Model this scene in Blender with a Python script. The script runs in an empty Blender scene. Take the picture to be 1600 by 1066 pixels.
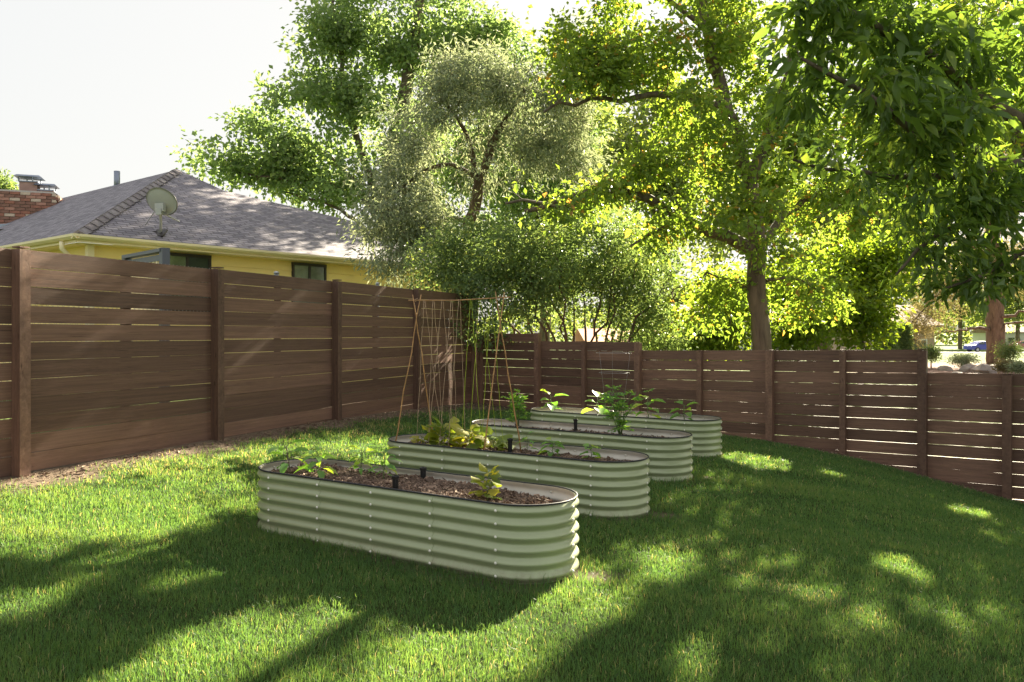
import bpy, math, random
import numpy as np
from mathutils import Vector, Matrix, Euler

# ------------------------------------------------------------------ camera, world, sun, exposure
S = bpy.context.scene
COL = S.collection
F, HX, HY, CZ = 1250.0, 800.0, 517.0, 1.38      # focal length in photo pixels, principal column, horizon row, eye height
cam_d = bpy.data.cameras.new('camera'); cam = bpy.data.objects.new('camera', cam_d); COL.objects.link(cam)
cam.location = (0, 0, CZ); cam.rotation_euler = (math.pi/2, 0, 0)
cam_d.sensor_width = 36; cam_d.lens = 36*F/1600; cam_d.shift_y = -16/1600
cam_d.clip_start = .05; cam_d.clip_end = 2000
S.camera = cam
SUN_AZ, SUN_EL = math.radians(28), math.radians(27)
w = bpy.data.worlds.new('World'); S.world = w; w.use_nodes = True
bg = w.node_tree.nodes['Background']; sky = w.node_tree.nodes.new('ShaderNodeTexSky')
sky.sky_type = 'NISHITA'; sky.sun_disc = False; sky.sun_elevation = SUN_EL; sky.sun_rotation = SUN_AZ
sky.air_density = 1.0; sky.dust_density = 3.5; sky.ozone_density = 1.0
tint = w.node_tree.nodes.new('ShaderNodeMix'); tint.data_type = 'RGBA'; tint.blend_type = 'MULTIPLY'; tint.inputs[0].default_value = 1
tint.inputs[7].default_value = (1.0, .985, .945, 1)                  # thin warm summer haze over the whole sky
soft = w.node_tree.nodes.new('ShaderNodeGamma'); soft.inputs[1].default_value = .125   # milky haze evens out the whole dome
w.node_tree.links.new(sky.outputs[0], soft.inputs[0]); w.node_tree.links.new(soft.outputs[0], tint.inputs[6]); w.node_tree.links.new(tint.outputs[2], bg.inputs[0]); bg.inputs[1].default_value = .102
sun_d = bpy.data.lights.new('sun', 'SUN'); sun = bpy.data.objects.new('sun', sun_d); COL.objects.link(sun)
sun_d.energy = 4.2; sun_d.angle = math.radians(.5); sun_d.color = (1, .9, .68)
SD = Vector((math.sin(SUN_AZ)*math.cos(SUN_EL), math.cos(SUN_AZ)*math.cos(SUN_EL), math.sin(SUN_EL)))
sun.rotation_euler = SD.to_track_quat('Z', 'Y').to_euler(); sun.location = SD*60
vs = S.view_settings; vs.view_transform = 'Standard'; vs.look = 'None'; vs.gamma = 1; vs.use_curve_mapping = False
vs.exposure = 3.0
S.render.engine = 'CYCLES'
cy = S.cycles
cy.use_denoising = True; cy.denoiser = 'OPENIMAGEDENOISE'
cy.max_bounces = 10; cy.diffuse_bounces = 6; cy.glossy_bounces = 3; cy.transmission_bounces = 5; cy.transparent_max_bounces = 6
cy.caustics_reflective = False; cy.caustics_refractive = False; cy.sample_clamp_indirect = 6

rng = np.random.default_rng(7); random.seed(7)
def P(x, y, d): return np.array([(x-HX)/F*d, d, CZ+(HY-y)/F*d])
def smooth(a, b, x):
    t = np.clip((np.asarray(x, float)-a)/(b-a), 0, 1); return t*t*(3-2*t)

# ------------------------------------------------------------------ materials
MATS = {}
def new_mat(name):
    m = bpy.data.materials.new(name); m.use_nodes = True; nt = m.node_tree
    return m, nt, nt.nodes['Principled BSDF'], nt.nodes['Material Output']
def N(nt, t, **kw):
    n = nt.nodes.new(t)
    for k, v in kw.items():
        if k.startswith('i_'): n.inputs[k[2:].replace('_', ' ')].default_value = v
        else: setattr(n, k, v)
    return n
def ramp(nt, fac, stops):
    r = nt.nodes.new('ShaderNodeValToRGB'); cr = r.color_ramp
    while len(cr.elements) < len(stops): cr.elements.new(.5)
    for e, (p, c) in zip(cr.elements, stops): e.position = p; e.color = (*c, 1)
    nt.links.new(fac, r.inputs[0]); return r.outputs[0]
def noise(nt, scale, detail=4, vec=None, rough=.6, dist=0):
    n = N(nt, 'ShaderNodeTexNoise'); n.inputs['Scale'].default_value = scale; n.inputs['Detail'].default_value = detail
    n.inputs['Roughness'].default_value = rough; n.inputs['Distortion'].default_value = dist
    if vec is not None: nt.links.new(vec, n.inputs['Vector'])
    return n.outputs['Fac']
def coords(nt, scale=(1, 1, 1), kind='Object'):
    t = N(nt, 'ShaderNodeTexCoord'); m = N(nt, 'ShaderNodeMapping'); m.inputs['Scale'].default_value = scale
    nt.links.new(t.outputs[kind], m.inputs[0]); return m.outputs[0]
def mixc(nt, fac, a, b, mode='MIX'):
    m = N(nt, 'ShaderNodeMix', data_type='RGBA', blend_type=mode)
    for s, v in ((m.inputs[0], fac), (m.inputs[6], a), (m.inputs[7], b)):
        if isinstance(v, bpy.types.NodeSocket): nt.links.new(v, s)
        elif isinstance(v, (int, float)): s.default_value = v
        else: s.default_value = (*v, 1)
    return m.outputs[2]
def bump(nt, p, h, strength=.5, dist=.01):
    b = N(nt, 'ShaderNodeBump'); b.inputs['Strength'].default_value = strength; b.inputs['Distance'].default_value = dist
    nt.links.new(h, b.inputs['Height']); nt.links.new(b.outputs[0], p.inputs['Normal'])
def attr(nt, name='var'):
    return N(nt, 'ShaderNodeAttribute', attribute_name=name).outputs['Fac']

def plain(name, c, rough=.6, metal=0, spec=.4, var=.0, nscale=8, bstr=0):
    if name in MATS: return MATS[name]
    m, nt, p, o = new_mat(name)
    p.inputs['Roughness'].default_value = rough; p.inputs['Metallic'].default_value = metal
    p.inputs['Specular IOR Level'].default_value = spec
    if var > 0:
        f = noise(nt, nscale, 5, coords(nt))
        lo = tuple(max(0, v*(1-var)) for v in c); hi = tuple(min(1, v*(1+var)) for v in c)
        nt.links.new(ramp(nt, f, [(.3, lo), (.7, hi)]), p.inputs['Base Color'])
        if bstr: bump(nt, p, f, bstr, .01)
    else: p.inputs['Base Color'].default_value = (*c, 1)
    MATS[name] = m; return m

def leaf_mat(name, stops, tmul=(1.7, 1.8, .7), tfac=.45, rough=.45, spec=.35):
    m, nt, p, o = new_mat(name)
    c = ramp(nt, attr(nt), stops)
    nt.links.new(c, p.inputs['Base Color']); p.inputs['Roughness'].default_value = rough
    p.inputs['Specular IOR Level'].default_value = spec
    tc = mixc(nt, 1.0, c, tmul, 'MULTIPLY')
    t = N(nt, 'ShaderNodeBsdfTranslucent'); nt.links.new(tc, t.inputs[0])
    x = N(nt, 'ShaderNodeMixShader'); x.inputs[0].default_value = tfac
    nt.links.new(p.outputs[0], x.inputs[1]); nt.links.new(t.outputs[0], x.inputs[2]); nt.links.new(x.outputs[0], o.inputs[0])
    MATS[name] = m; return m

L_MAPLE = leaf_mat('maple_leaf', [(0, (0.117, 0.191, 0.043)), (.6, (0.173, 0.246, 0.055)), (.96, (0.246, 0.296, 0.062)), (1, (0.370, 0.222, 0.074))], (2.0, 1.9, .8), .5)
L_ASH = leaf_mat('ash_leaf', [(0, (0.156, 0.234, 0.098)), (.7, (0.234, 0.319, 0.137)), (1, (0.338, 0.403, 0.156))], (1.5, 1.5, .9), .48)
L_SILVER = leaf_mat('silver_leaf', [(0, (.20, .25, .16)), (.6, (.30, .345, .225)), (1, (.43, .45, .31))], (1.2, 1.15, .85), .4, .6)
L_SHRUB = leaf_mat('shrub_leaf', [(0, (0.109, 0.171, 0.078)), (.8, (0.186, 0.256, 0.109)), (1, (0.310, 0.342, 0.116))], (1.8, 1.7, .9), .42)
L_NEAR = leaf_mat('near_leaf', [(0, (.085, .15, .04)), (.7, (.14, .22, .05)), (1, (.23, .3, .06))], (1.9, 1.8, .8), .47, .34, .45)
L_BRIGHT = leaf_mat('bright_leaf', [(0, (.10, .16, .025)), (.6, (.14, .20, .03)), (1, (.2, .23, .04))], (2.2, 2.1, .7), .5)
L_PINE = leaf_mat('pine_needle', [(0, (.16, .15, .07)), (.6, (.24, .21, .11)), (1, (.34, .29, .17))], (1.3, 1.2, .8), .35, .6)
L_FAR = leaf_mat('far_leaf', [(0, (0.144, 0.204, 0.078)), (1, (0.287, 0.314, 0.136))], (1.8, 1.8, .8), .4, .6)
L_VEG = leaf_mat('vegetable_leaf', [(0, (0.105, 0.245, 0.061)), (.6, (0.175, 0.333, 0.070)), (1, (0.350, 0.455, 0.088))], (1.9, 1.9, .7), .42, .4)
L_SQUASH = leaf_mat('squash_leaf', [(0, (.14, .21, .04)), (.6, (.24, .29, .05)), (1, (.38, .36, .06))], (1.8, 1.7, .6), .45, .5)
L_GRASS = leaf_mat('grass_blade', [(0, (.062, .15, .052)), (.45, (.115, .22, .072)), (.8, (.21, .29, .095)), (.92, (.36, .33, .17)), (1, (.5, .44, .3))], (1.85, 1.6, .75), .46, .5, .3)

def bark(name, c1, c2, sc=6):
    m, nt, p, o = new_mat(name)
    f = noise(nt, sc, 6, coords(nt, (1, 1, .18)), .65, .4)
    nt.links.new(ramp(nt, f, [(.3, c1), (.7, c2)]), p.inputs['Base Color']); p.inputs['Roughness'].default_value = .9
    bump(nt, p, f, .9, .04); MATS[name] = m; return m
B_GREY = bark('grey_bark', (.06, .045, .032), (.2, .155, .11), 9)
B_BROWN = bark('brown_bark', (.05, .032, .022), (.16, .105, .07), 9)
B_PINE = bark('pine_bark', (.075, .045, .032), (.25, .165, .12), 11)
B_TWIG = bark('twig_bark', (.07, .05, .035), (.2, .15, .11), 14)

def wood_fence():
    m, nt, p, o = new_mat('stained_fence_wood')
    oi = N(nt, 'ShaderNodeObjectInfo')
    tc = N(nt, 'ShaderNodeTexCoord'); mp = N(nt, 'ShaderNodeMapping'); mp.inputs['Scale'].default_value = (1.2, 14, 22)
    ad = N(nt, 'ShaderNodeVectorMath', operation='ADD'); cx = N(nt, 'ShaderNodeCombineXYZ')
    mu = N(nt, 'ShaderNodeMath', operation='MULTIPLY'); mu.inputs[1].default_value = 37
    nt.links.new(oi.outputs['Random'], mu.inputs[0])
    for k in range(3): nt.links.new(mu.outputs[0], cx.inputs[k])
    nt.links.new(tc.outputs['Object'], ad.inputs[0]); nt.links.new(cx.outputs[0], ad.inputs[1]); nt.links.new(ad.outputs[0], mp.inputs[0])
    g = noise(nt, 2.2, 7, mp.outputs[0], .65, .8)
    mp2 = N(nt, 'ShaderNodeMapping'); mp2.inputs['Scale'].default_value = (1.1, 3, 5); nt.links.new(ad.outputs[0], mp2.inputs[0])
    g2 = noise(nt, 1.3, 4, mp2.outputs[0], .6)
    c = ramp(nt, g, [(.25, (.112, .062, .043)), (.55, (.192, .112, .079)), (.8, (.262, .164, .12))])
    c2 = ramp(nt, g2, [(.3, (.75, .72, .74)), (.7, (1.2, 1.16, 1.13))])
    c = mixc(nt, 1.0, c, c2, 'MULTIPLY')
    rv = N(nt, 'ShaderNodeMapRange'); rv.inputs[3].default_value = .68; rv.inputs[4].default_value = 1.32
    nt.links.new(oi.outputs['Random'], rv.inputs[0])
    hv = N(nt, 'ShaderNodeHueSaturation'); nt.links.new(rv.outputs[0], hv.inputs['Value']); nt.links.new(c, hv.inputs['Color'])
    # knots
    vo = N(nt, 'ShaderNodeTexVoronoi'); mp3 = N(nt, 'ShaderNodeMapping'); mp3.inputs['Scale'].default_value = (2.2, 2, 6.5)
    nt.links.new(ad.outputs[0], mp3.inputs[0]); nt.links.new(mp3.outputs[0], vo.inputs['Vector']); vo.inputs['Scale'].default_value = 1.0
    kn = ramp(nt, vo.outputs['Distance'], [(.05, (.35, .3, .3)), (.13, (1, 1, 1))])
    c = mixc(nt, 1.0, hv.outputs[0], kn, 'MULTIPLY')
    nt.links.new(c, p.inputs['Base Color']); p.inputs['Roughness'].default_value = .62; p.inputs['Specular IOR Level'].default_value = .35
    bump(nt, p, g, .55, .004)
    MATS['fence'] = m; return m
M_FENCE = wood_fence()

def ground_mat():
    m, nt, p, o = new_mat('ground_soil_and_turf')
    v = coords(nt)
    n1 = noise(nt, 38, 8, v, .75); n2 = noise(nt, 1.3, 4, v); n3 = noise(nt, 160, 4, v, .8)
    turf = ramp(nt, n1, [(.3, (.02, .035, .009)), (.7, (.06, .085, .02))])
    far = ramp(nt, n2, [(.3, (.075, .12, .026)), (.7, (.13, .17, .042))])
    dirt = ramp(nt, n3, [(.3, (.10, .068, .048)), (.5, (.19, .14, .10)), (.72, (.32, .255, .19))])
    mul = ramp(nt, n1, [(.3, (.15, .08, .066)), (.7, (.33, .21, .17))])
    c = mixc(nt, attr(nt, 'far'), turf, far); c = mixc(nt, attr(nt, 'dirt'), c, dirt); c = mixc(nt, attr(nt, 'mulch'), c, mul)
    nt.links.new(c, p.inputs['Base Color']); p.inputs['Roughness'].default_value = .95; p.inputs['Specular IOR Level'].default_value = .1
    bump(nt, p, n3, .8, .02)
    return m
M_GROUND = ground_mat()

def shingle_mat():
    m, nt, p, o = new_mat('asphalt_shingle')
    uv = N(nt, 'ShaderNodeAttribute', attribute_name='roofuv')
    br = N(nt, 'ShaderNodeTexBrick'); nt.links.new(uv.outputs['Vector'], br.inputs['Vector'])
    br.inputs['Scale'].default_value = 1; br.inputs['Brick Width'].default_value = .24; br.inputs['Row Height'].default_value = .10
    br.inputs['Mortar Size'].default_value = .009; br.inputs['Mortar Smooth'].default_value = .3; br.inputs['Bias'].default_value = .0
    br.inputs['Color1'].default_value = (.165, .152, .18, 1); br.inputs['Color2'].default_value = (.31, .285, .32, 1); br.inputs['Mortar'].default_value = (.07, .06, .07, 1)
    br.offset = .37
    f = noise(nt, 60, 4, uv.outputs['Vector'], .8)
    c = mixc(nt, 1.0, br.outputs['Color'], ramp(nt, f, [(.3, (.75, .75, .77)), (.7, (1.2, 1.18, 1.17))]), 'MULTIPLY')
    nt.links.new(c, p.inputs['Base Color']); p.inputs['Roughness'].default_value = .85
    iv = N(nt, 'ShaderNodeMath', operation='SUBTRACT'); iv.inputs[0].default_value = 1; nt.links.new(br.outputs['Fac'], iv.inputs[1])
    bump(nt, p, iv.outputs[0], .8, .012)
    return m
M_SHINGLE = shingle_mat()
M_GREEN = plain('sage_green_steel', (.37, .41, .245), .32, .2, .6, .06, 3)
M_CREAM = plain('cream_steel', (.62, .57, .49), .42, 0, .5, .1, 5)
def dusty(m):                                        # dried soil splashed on the lowest ribs
    nt = m.node_tree; p = nt.nodes['Principled BSDF']; old = p.inputs['Base Color'].links[0].from_socket
    tc = N(nt, 'ShaderNodeTexCoord'); sp = N(nt, 'ShaderNodeSeparateXYZ'); nt.links.new(tc.outputs['Object'], sp.inputs[0])
    mr = N(nt, 'ShaderNodeMapRange'); mr.inputs[1].default_value = .17; mr.inputs[2].default_value = .0; nt.links.new(sp.outputs[2], mr.inputs[0])
    f = noise(nt, 26, 6, tc.outputs['Object'], .75); mu = N(nt, 'ShaderNodeMath', operation='MULTIPLY'); nt.links.new(mr.outputs[0], mu.inputs[0]); nt.links.new(f, mu.inputs[1])
    fa = ramp(nt, mu.outputs[0], [(.25, (0, 0, 0)), (.6, (.6, .6, .6))]); nt.links.new(mixc(nt, fa, old, (.22, .17, .12)), p.inputs['Base Color'])
    f2 = noise(nt, 5, 6, tc.outputs['Object'], .6); rr2 = N(nt, 'ShaderNodeMapRange'); rr2.inputs[3].default_value = .24; rr2.inputs[4].default_value = .48; nt.links.new(f2, rr2.inputs[0]); nt.links.new(rr2.outputs[0], p.inputs['Roughness'])
dusty(M_GREEN)
M_BLACK = plain('black_plastic', (.012, .012, .013), .4)
M_RIVET = plain('rivet_steel', (.78, .75, .66), .4, .1)
M_RUBBER = plain('rubber_trim', (.022, .022, .026), .6)
M_BAMBOO = plain('bamboo', (.42, .23, .09), .5, 0, .4, .35, 12)
M_TWINE = plain('jute_twine', (.46, .33, .22), .9, 0, .2, .25, 40)
M_GTWINE = plain('green_twine', (.36, .46, .04), .8, 0, .2, .2, 40)
M_WIRE = plain('galvanised_wire', (.42, .43, .44), .4, .8)
M_YELLOW = plain('yellow_siding_paint', (.97, .76, .31), .6, 0, .3, .05, 2)
M_TRIM = plain('pale_yellow_trim', (.95, .82, .54), .5, 0, .4, .04, 2)
M_GLASS = plain('window_glass', (.04, .05, .045), .06, 0, .8)
M_GLASS_LIT = plain('window_glass_lit', (.13, .16, .10), .15, 0, .6, .4, 3)  # paler copy of the glass, lit look put into its colour
M_BRONZE = plain('bronze_frame', (.035, .028, .025), .45)
M_METAL = plain('flue_metal', (.27, .30, .38), .45, .5, .5, .2, 4)
M_FLASH = plain('flashing_metal', (.34, .38, .47), .5, .3, .5, .1, 4)
M_CLAY = plain('clay_flue', (.40, .25, .22), .8, 0, .3, .15, 6)
M_MORTAR = plain('mortar', (.42, .38, .34), .95, 0, .2, .15, 20)
M_DISH = plain('dish_grey', (.40, .41, .40), .5, 0, .4, .06, 4)
M_SLATE = plain('slate_paint', (.115, .125, .15), .5)
M_STEM = plain('green_stem', (.11, .17, .05), .6)
M_STEMP = plain('purple_stem', (.10, .09, .06), .6)
M_ASPHALT = plain('asphalt', (.33, .32, .33), .9, 0, .3, .15, 2)
M_WHITE = plain('white_siding', (.62, .62, .62), .6, 0, .3, .05, 1)
M_FARROOF = plain('far_roof', (.26, .19, .165), .9, 0, .2, .2, 2)
M_ORANGE = plain('terracotta_roof', (.45, .20, .10), .8, 0, .2, .2, 2)
M_TAN = plain('tan_wall', (.36, .27, .22), .8, 0, .3, .1, 1)
M_BLUE = plain('blue_car_paint', (.025, .04, .28), .25, .1, .7)
M_RED = plain('pink_car_paint', (.5, .18, .17), .3, 0, .6)
M_TYRE = plain('tyre_rubber', (.015, .015, .016), .8)
M_ROCK = plain('landscape_rock', (.36, .30, .27), .9, 0, .2, .35, 3, .5)
def soil_mats():
    m, nt, p, o = new_mat('bark_mulch_chip')
    nt.links.new(ramp(nt, attr(nt), [(0, (.06, .038, .027)), (.5, (.165, .105, .074)), (.85, (.31, .21, .15)), (1, (.46, .34, .25))]), p.inputs['Base Color'])
    p.inputs['Roughness'].default_value = .9
    return m
M_CHIP = soil_mats()
M_SOIL = plain('garden_soil', (.06, .04, .03), .95, 0, .1, .5, 30, .8)

# ------------------------------------------------------------------ mesh helpers
def fast_mesh(name, V, FC, mats, var=None, smooth_=False, midx=None, extra=None):
    """V (n,3); FC list of (m,k) face arrays"""
    V = np.asarray(V, np.float32); FCs = [np.asarray(f, np.int32) for f in (FC if isinstance(FC, list) else [FC]) if len(f)]
    me = bpy.data.meshes.new(name)
    me.vertices.add(len(V)); me.vertices.foreach_set('co', V.ravel())
    li = np.concatenate([f.ravel() for f in FCs]); tot = np.concatenate([np.full(len(f), f.shape[1], np.int32) for f in FCs])
    st = np.concatenate([[0], np.cumsum(tot)[:-1]]).astype(np.int32)
    me.loops.add(len(li)); me.loops.foreach_set('vertex_index', li)
    me.polygons.add(len(tot)); me.polygons.foreach_set('loop_start', st); me.polygons.foreach_set('loop_total', tot)
    if midx is not None: me.polygons.foreach_set('material_index', np.asarray(midx, np.int32))
    me.polygons.foreach_set('use_smooth', np.full(len(tot), bool(smooth_)))
    for k, a in ([('var', var)] if var is not None else []) + list((extra or {}).items()):
        at = me.attributes.new(k, 'FLOAT_VECTOR' if np.ndim(a) == 2 else 'FLOAT', 'POINT')
        at.data.foreach_set('vector' if np.ndim(a) == 2 else 'value', np.asarray(a, np.float32).ravel())
    for m in (mats if isinstance(mats, (list, tuple)) else [mats]): me.materials.append(m)
    me.update(calc_edges=True); me.validate()
    return me
def link(name, me, parent=None, loc=None, rot=None, scale=None):
    o = bpy.data.objects.new(name, me); COL.objects.link(o)
    if parent is not None: o.parent = parent
    if loc is not None: o.location = loc
    if rot is not None: o.rotation_euler = rot
    if scale is not None: o.scale = scale
    return o
def tag(o, label=None, cat=None, group=None, kind=None):
    if label: o['label'] = label
    if cat: o['category'] = cat
    if group: o['group'] = group
    if kind: o['kind'] = kind
    return o
def thing(name, label, cat, loc=(0, 0, 0), rz=0, group=None):
    o = bpy.data.objects.new(name, None); COL.objects.link(o); o.empty_display_size = .1
    o.location = loc; o.rotation_euler = (0, 0, rz); return tag(o, label, cat, group)

class MB:
    """collects shapes into one mesh"""
    def __init__(s): s.V = []; s.F = {}; s.n = 0; s.M = {}
    def add(s, V, Fs, mi=0):
        V = np.asarray(V, float).reshape(-1, 3)
        for f in Fs:
            k = len(f); s.F.setdefault(k, []).append([i+s.n for i in f]); s.M.setdefault(k, []).append(mi)
        s.V.append(V); s.n += len(V); return s
    def box(s, c, size, M=None, mi=0, taper=1.0):
        hx, hy, hz = [v/2 for v in size]; V = []
        for z, t in ((-hz, 1), (hz, taper)):
            for x, y in ((-hx, -hy), (hx, -hy), (hx, hy), (-hx, hy)): V.append((x*t, y*t, z))
        V = np.array(V)
        if M is not None: V = V @ np.array(M.to_3x3()).T
        V = V + np.array(c)
        return s.add(V, [(3, 2, 1, 0), (4, 5, 6, 7), (0, 1, 5, 4), (1, 2, 6, 5), (2, 3, 7, 6), (3, 0, 4, 7)], mi)
    def tube(s, pts, rad, seg=6, mi=0, cap=True):
        pts = np.asarray(pts, float); n = len(pts); rad = np.broadcast_to(np.asarray(rad, float), (n,))
        T = np.gradient(pts, axis=0) if n > 2 else np.repeat((pts[1]-pts[0])[None], n, 0)
        T /= np.linalg.norm(T, axis=1, keepdims=True)+1e-9
        up = np.array([0, 0, 1.]) if abs(T[0, 2]) < .9 else np.array([1., 0, 0])
        U = np.cross(T, up); U /= np.linalg.norm(U, axis=1, keepdims=True)+1e-9; W = np.cross(T, U)
        a = np.arange(seg)*2*math.pi/seg
        R = pts[:, None]+rad[:, None, None]*(np.cos(a)[None, :, None]*U[:, None]+np.sin(a)[None, :, None]*W[:, None])
        Fs = [(i*seg+j, i*seg+(j+1) % seg, (i+1)*seg+(j+1) % seg, (i+1)*seg+j) for i in range(n-1) for j in range(seg)]
        if cap: Fs += [tuple(range(seg))[::-1], tuple((n-1)*seg+j for j in range(seg))]
        return s.add(R.reshape(-1, 3), Fs, mi)
    def mesh(s, name, mats, smooth_=False, var=None):
        V = np.concatenate(s.V); ks = sorted(s.F); mi = np.concatenate([s.M[k] for k in ks])
        return fast_mesh(name, V, [np.array(s.F[k]) for k in ks], mats, var, smooth_, mi)
    def obj(s, name, mats, parent=None, smooth_=False, **kw): return link(name, s.mesh(name, mats, smooth_), parent, **kw)

def tubes_np(segs, nseg=4):
    """many tubes, vectorised: segs list of (pts (k,3), radii (k,)) with equal k"""
    A = np.array([p for p, r in segs]); R = np.array([r for p, r in segs]); m, k, _ = A.shape
    T = np.gradient(A, axis=1); T /= np.linalg.norm(T, axis=2, keepdims=True)+1e-9
    ref = np.where(np.abs(T[..., 2:3]) < .9, np.array([0, 0, 1.]), np.array([1., 0, 0]))
    U = np.cross(T, ref); U /= np.linalg.norm(U, axis=2, keepdims=True)+1e-9; W = np.cross(T, U)
    a = np.arange(nseg)*2*math.pi/nseg
    V = A[:, :, None]+R[:, :, None, None]*(np.cos(a)[None, None, :, None]*U[:, :, None]+np.sin(a)[None, None, :, None]*W[:, :, None])
    i = np.arange(k-1)[:, None]; j = np.arange(nseg)[None]
    f = np.stack([i*nseg+j, i*nseg+(j+1) % nseg, (i+1)*nseg+(j+1) % nseg, (i+1)*nseg+j], -1).reshape(-1, 4)
    Fq = (f[None]+(np.arange(m)*k*nseg)[:, None, None]).reshape(-1, 4)
    return V.reshape(-1, 3), Fq

def unit(v): return v/(np.linalg.norm(v, axis=-1, keepdims=True)+1e-9)
_k = rng.normal(size=(10, 2)); _ph = rng.uniform(0, 6.28, 10)
def vnoise(x, y, s):
    r = 0
    for i in range(10): r = r+np.sin((x*_k[i, 0]+y*_k[i, 1])*s*(1+.25*i)+_ph[i]+i*s)
    return r/10*1.6

# ------------------------------------------------------------------ layout of the yard
LV = np.array([.365, .931]); LV /= np.linalg.norm(LV)       # direction of the left fence
L0 = np.array([-3.976, 6.48]); LSP = 2.25
CORNER = L0+LV*LSP*4
RV = np.array([.793, -.609]); RV /= np.linalg.norm(RV)      # direction of the right fence
LN = np.array([LV[1], -LV[0]]); RN = np.array([RV[1], -RV[0]])
if RN @ np.array([0, -1.]) < 0: RN = -RN                     # normals into the yard
BA = np.array([.843, -.537]); BB = np.array([.537, .843])   # long and short axes of the beds
BEDR = [(-.084, 4.39), (.584, 5.89), (1.25, 7.39), (1.92, 8.89)]
BEDC = [np.array(r)-.914*BA+.3*BB for r in BEDR]; RIM = [.43, .42, .395, .385]

ctrl = np.array([(-3.98, 6.48, .21), (-3.1, 8.5, .21), (-2.3, 10.6, .19), (-.69, 14.86, .04), (-4.9, 4, .2), (-6, 1, .2),
  (-1.6, 5.4, .02), (0, 4.4, 0), (-.9, 7, .03), (.6, 5.8, 0), (-.2, 8.5, .03), (1.3, 7.4, 0), (.5, 10, .02), (2, 8.9, -.01),
  (2.88, 12.1, -.15), (3.7, 11.49, -.21), (4.49, 10.88, -.30), (5.27, 10.28, -.48), (6.01, 9.71, -.66), (7, 8.95, -.85), (9, 7.4, -1.1),
  (0, 3, 0), (2, 4, -.1), (3, 5, -.2), (4, 6.5, -.33), (3, 8.3, -.09), (0, -3, 0), (4, 0, -.3), (6.2, 5, -.75), (-2, 3, .06), (.9, 12.3, -.02)])
def _tps(r): return np.where(r > 1e-6, r*r*np.log(r+1e-9), 0)
_n = len(ctrl); _K = _tps(np.linalg.norm(ctrl[:, None, :2]-ctrl[None, :, :2], axis=2))+np.eye(_n)*.6
_Pm = np.c_[np.ones(_n), ctrl[:, :2]]
_A = np.block([[_K, _Pm], [_Pm.T, np.zeros((3, 3))]]); _w = np.linalg.solve(_A, np.r_[ctrl[:, 2], 0, 0, 0])
def ground(X, Y):
    X = np.asarray(X, float); Y = np.asarray(Y, float); sh = X.shape; X = X.ravel(); Y = Y.ravel()
    xc = np.clip(X, -8, 9.5); yc = np.clip(Y, -4, 16)
    r = np.sqrt((xc[:, None]-ctrl[:, 0])**2+(yc[:, None]-ctrl[:, 1])**2)
    z = _tps(r) @ _w[:_n]+_w[_n]+_w[_n+1]*xc+_w[_n+2]*yc
    far = np.interp(Y, [0, 12, 37, 115, 180, 500], [-.6, -.35, -.1, -1.66, -1.9, -2.2])
    farl = np.interp(Y, [0, 40, 115, 500], [.2, .2, -1.6, -2.2])
    t = smooth(-4, 8, X); far = farl*(1-t)+far*t
    dl = -((X-CORNER[0])*LN[0]+(Y-CORNER[1])*LN[1]); dr = -((X-CORNER[0])*RN[0]+(Y-CORNER[1])*RN[1])
    o = np.maximum(smooth(.3, 3.5, dl), smooth(.3, 9, dr))
    return (z*(1-o)+far*o).reshape(sh)
def gz(x, y): return float(ground(np.array([x]), np.array([y]))[0])
def outside(X, Y):
    dl = -((X-CORNER[0])*LN[0]+(Y-CORNER[1])*LN[1]); dr = -((X-CORNER[0])*RN[0]+(Y-CORNER[1])*RN[1]); return dl, dr
def bed_sd(X, Y, k):
    u = (X-BEDC[k][0])*BA[0]+(Y-BEDC[k][1])*BA[1]; v = (X-BEDC[k][0])*BB[0]+(Y-BEDC[k][1])*BB[1]
    return np.hypot(np.maximum(np.abs(u)-.914, 0), v)-.3

# ------------------------------------------------------------------ ground sheet
def axis(lo, hi, fine0, fine1, step):
    a = list(np.arange(fine0, fine1, step)); s = step; v = fine1
    while v < hi: a.append(v); s *= 1.25; v += s
    a.append(hi); s = step; v = fine0-step; b = []
    while v > lo: b.append(v); s *= 1.25; v -= s
    return np.array([lo]+b[::-1]+a)
gx = axis(-600, 600, -6, 8, .09); gy = axis(-60, 900, 1.5, 16, .09)
GX, GY = np.meshgrid(gx, gy); GZ = ground(GX, GY)
dl, dr = outside(GX, GY); nz = vnoise(GX, GY, 2.3)
far_a = np.maximum(smooth(0, .2, dl), smooth(0, .2, dr))
stripl = smooth(.55, .25, -dl+nz*.2+.1*vnoise(GX, GY, 9.))*(GY < 16); stripr = smooth(.3, .12, -dr+nz*.1)
stripc = smooth(1.3, .6, np.hypot(GX-CORNER[0]-.1, GY-CORNER[1]+.7)+nz*.2)
dirt = np.maximum(np.maximum(stripl, stripr), stripc)*(1-far_a*(np.maximum(dl, dr) > 1.2))
for k in range(4):
    dirt = np.maximum(dirt, smooth(.10, .02, np.abs(bed_sd(GX, GY, k))+nz*.05)*.8)
for (px, py) in ((.52, 4.55), (1.16, 6.05), (1.85, 7.6)):          # bare patches at the right ends of the beds
    dirt = np.maximum(dirt, smooth(.18, .04, np.hypot((GX-px), (GY-py)*1.2)+nz*.06)*.8)
mul = smooth(1.15, .8, np.hypot((GX-21)/9, (GY-31)/7)+nz*.1)
GZ = GZ+far_a*vnoise(GX, GY, .25)*.05+.006*nz*(1-far_a)
nx, ny = len(gx), len(gy); ii = (np.arange(ny-1)[:, None]*nx+np.arange(nx-1)[None]).ravel()
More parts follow.
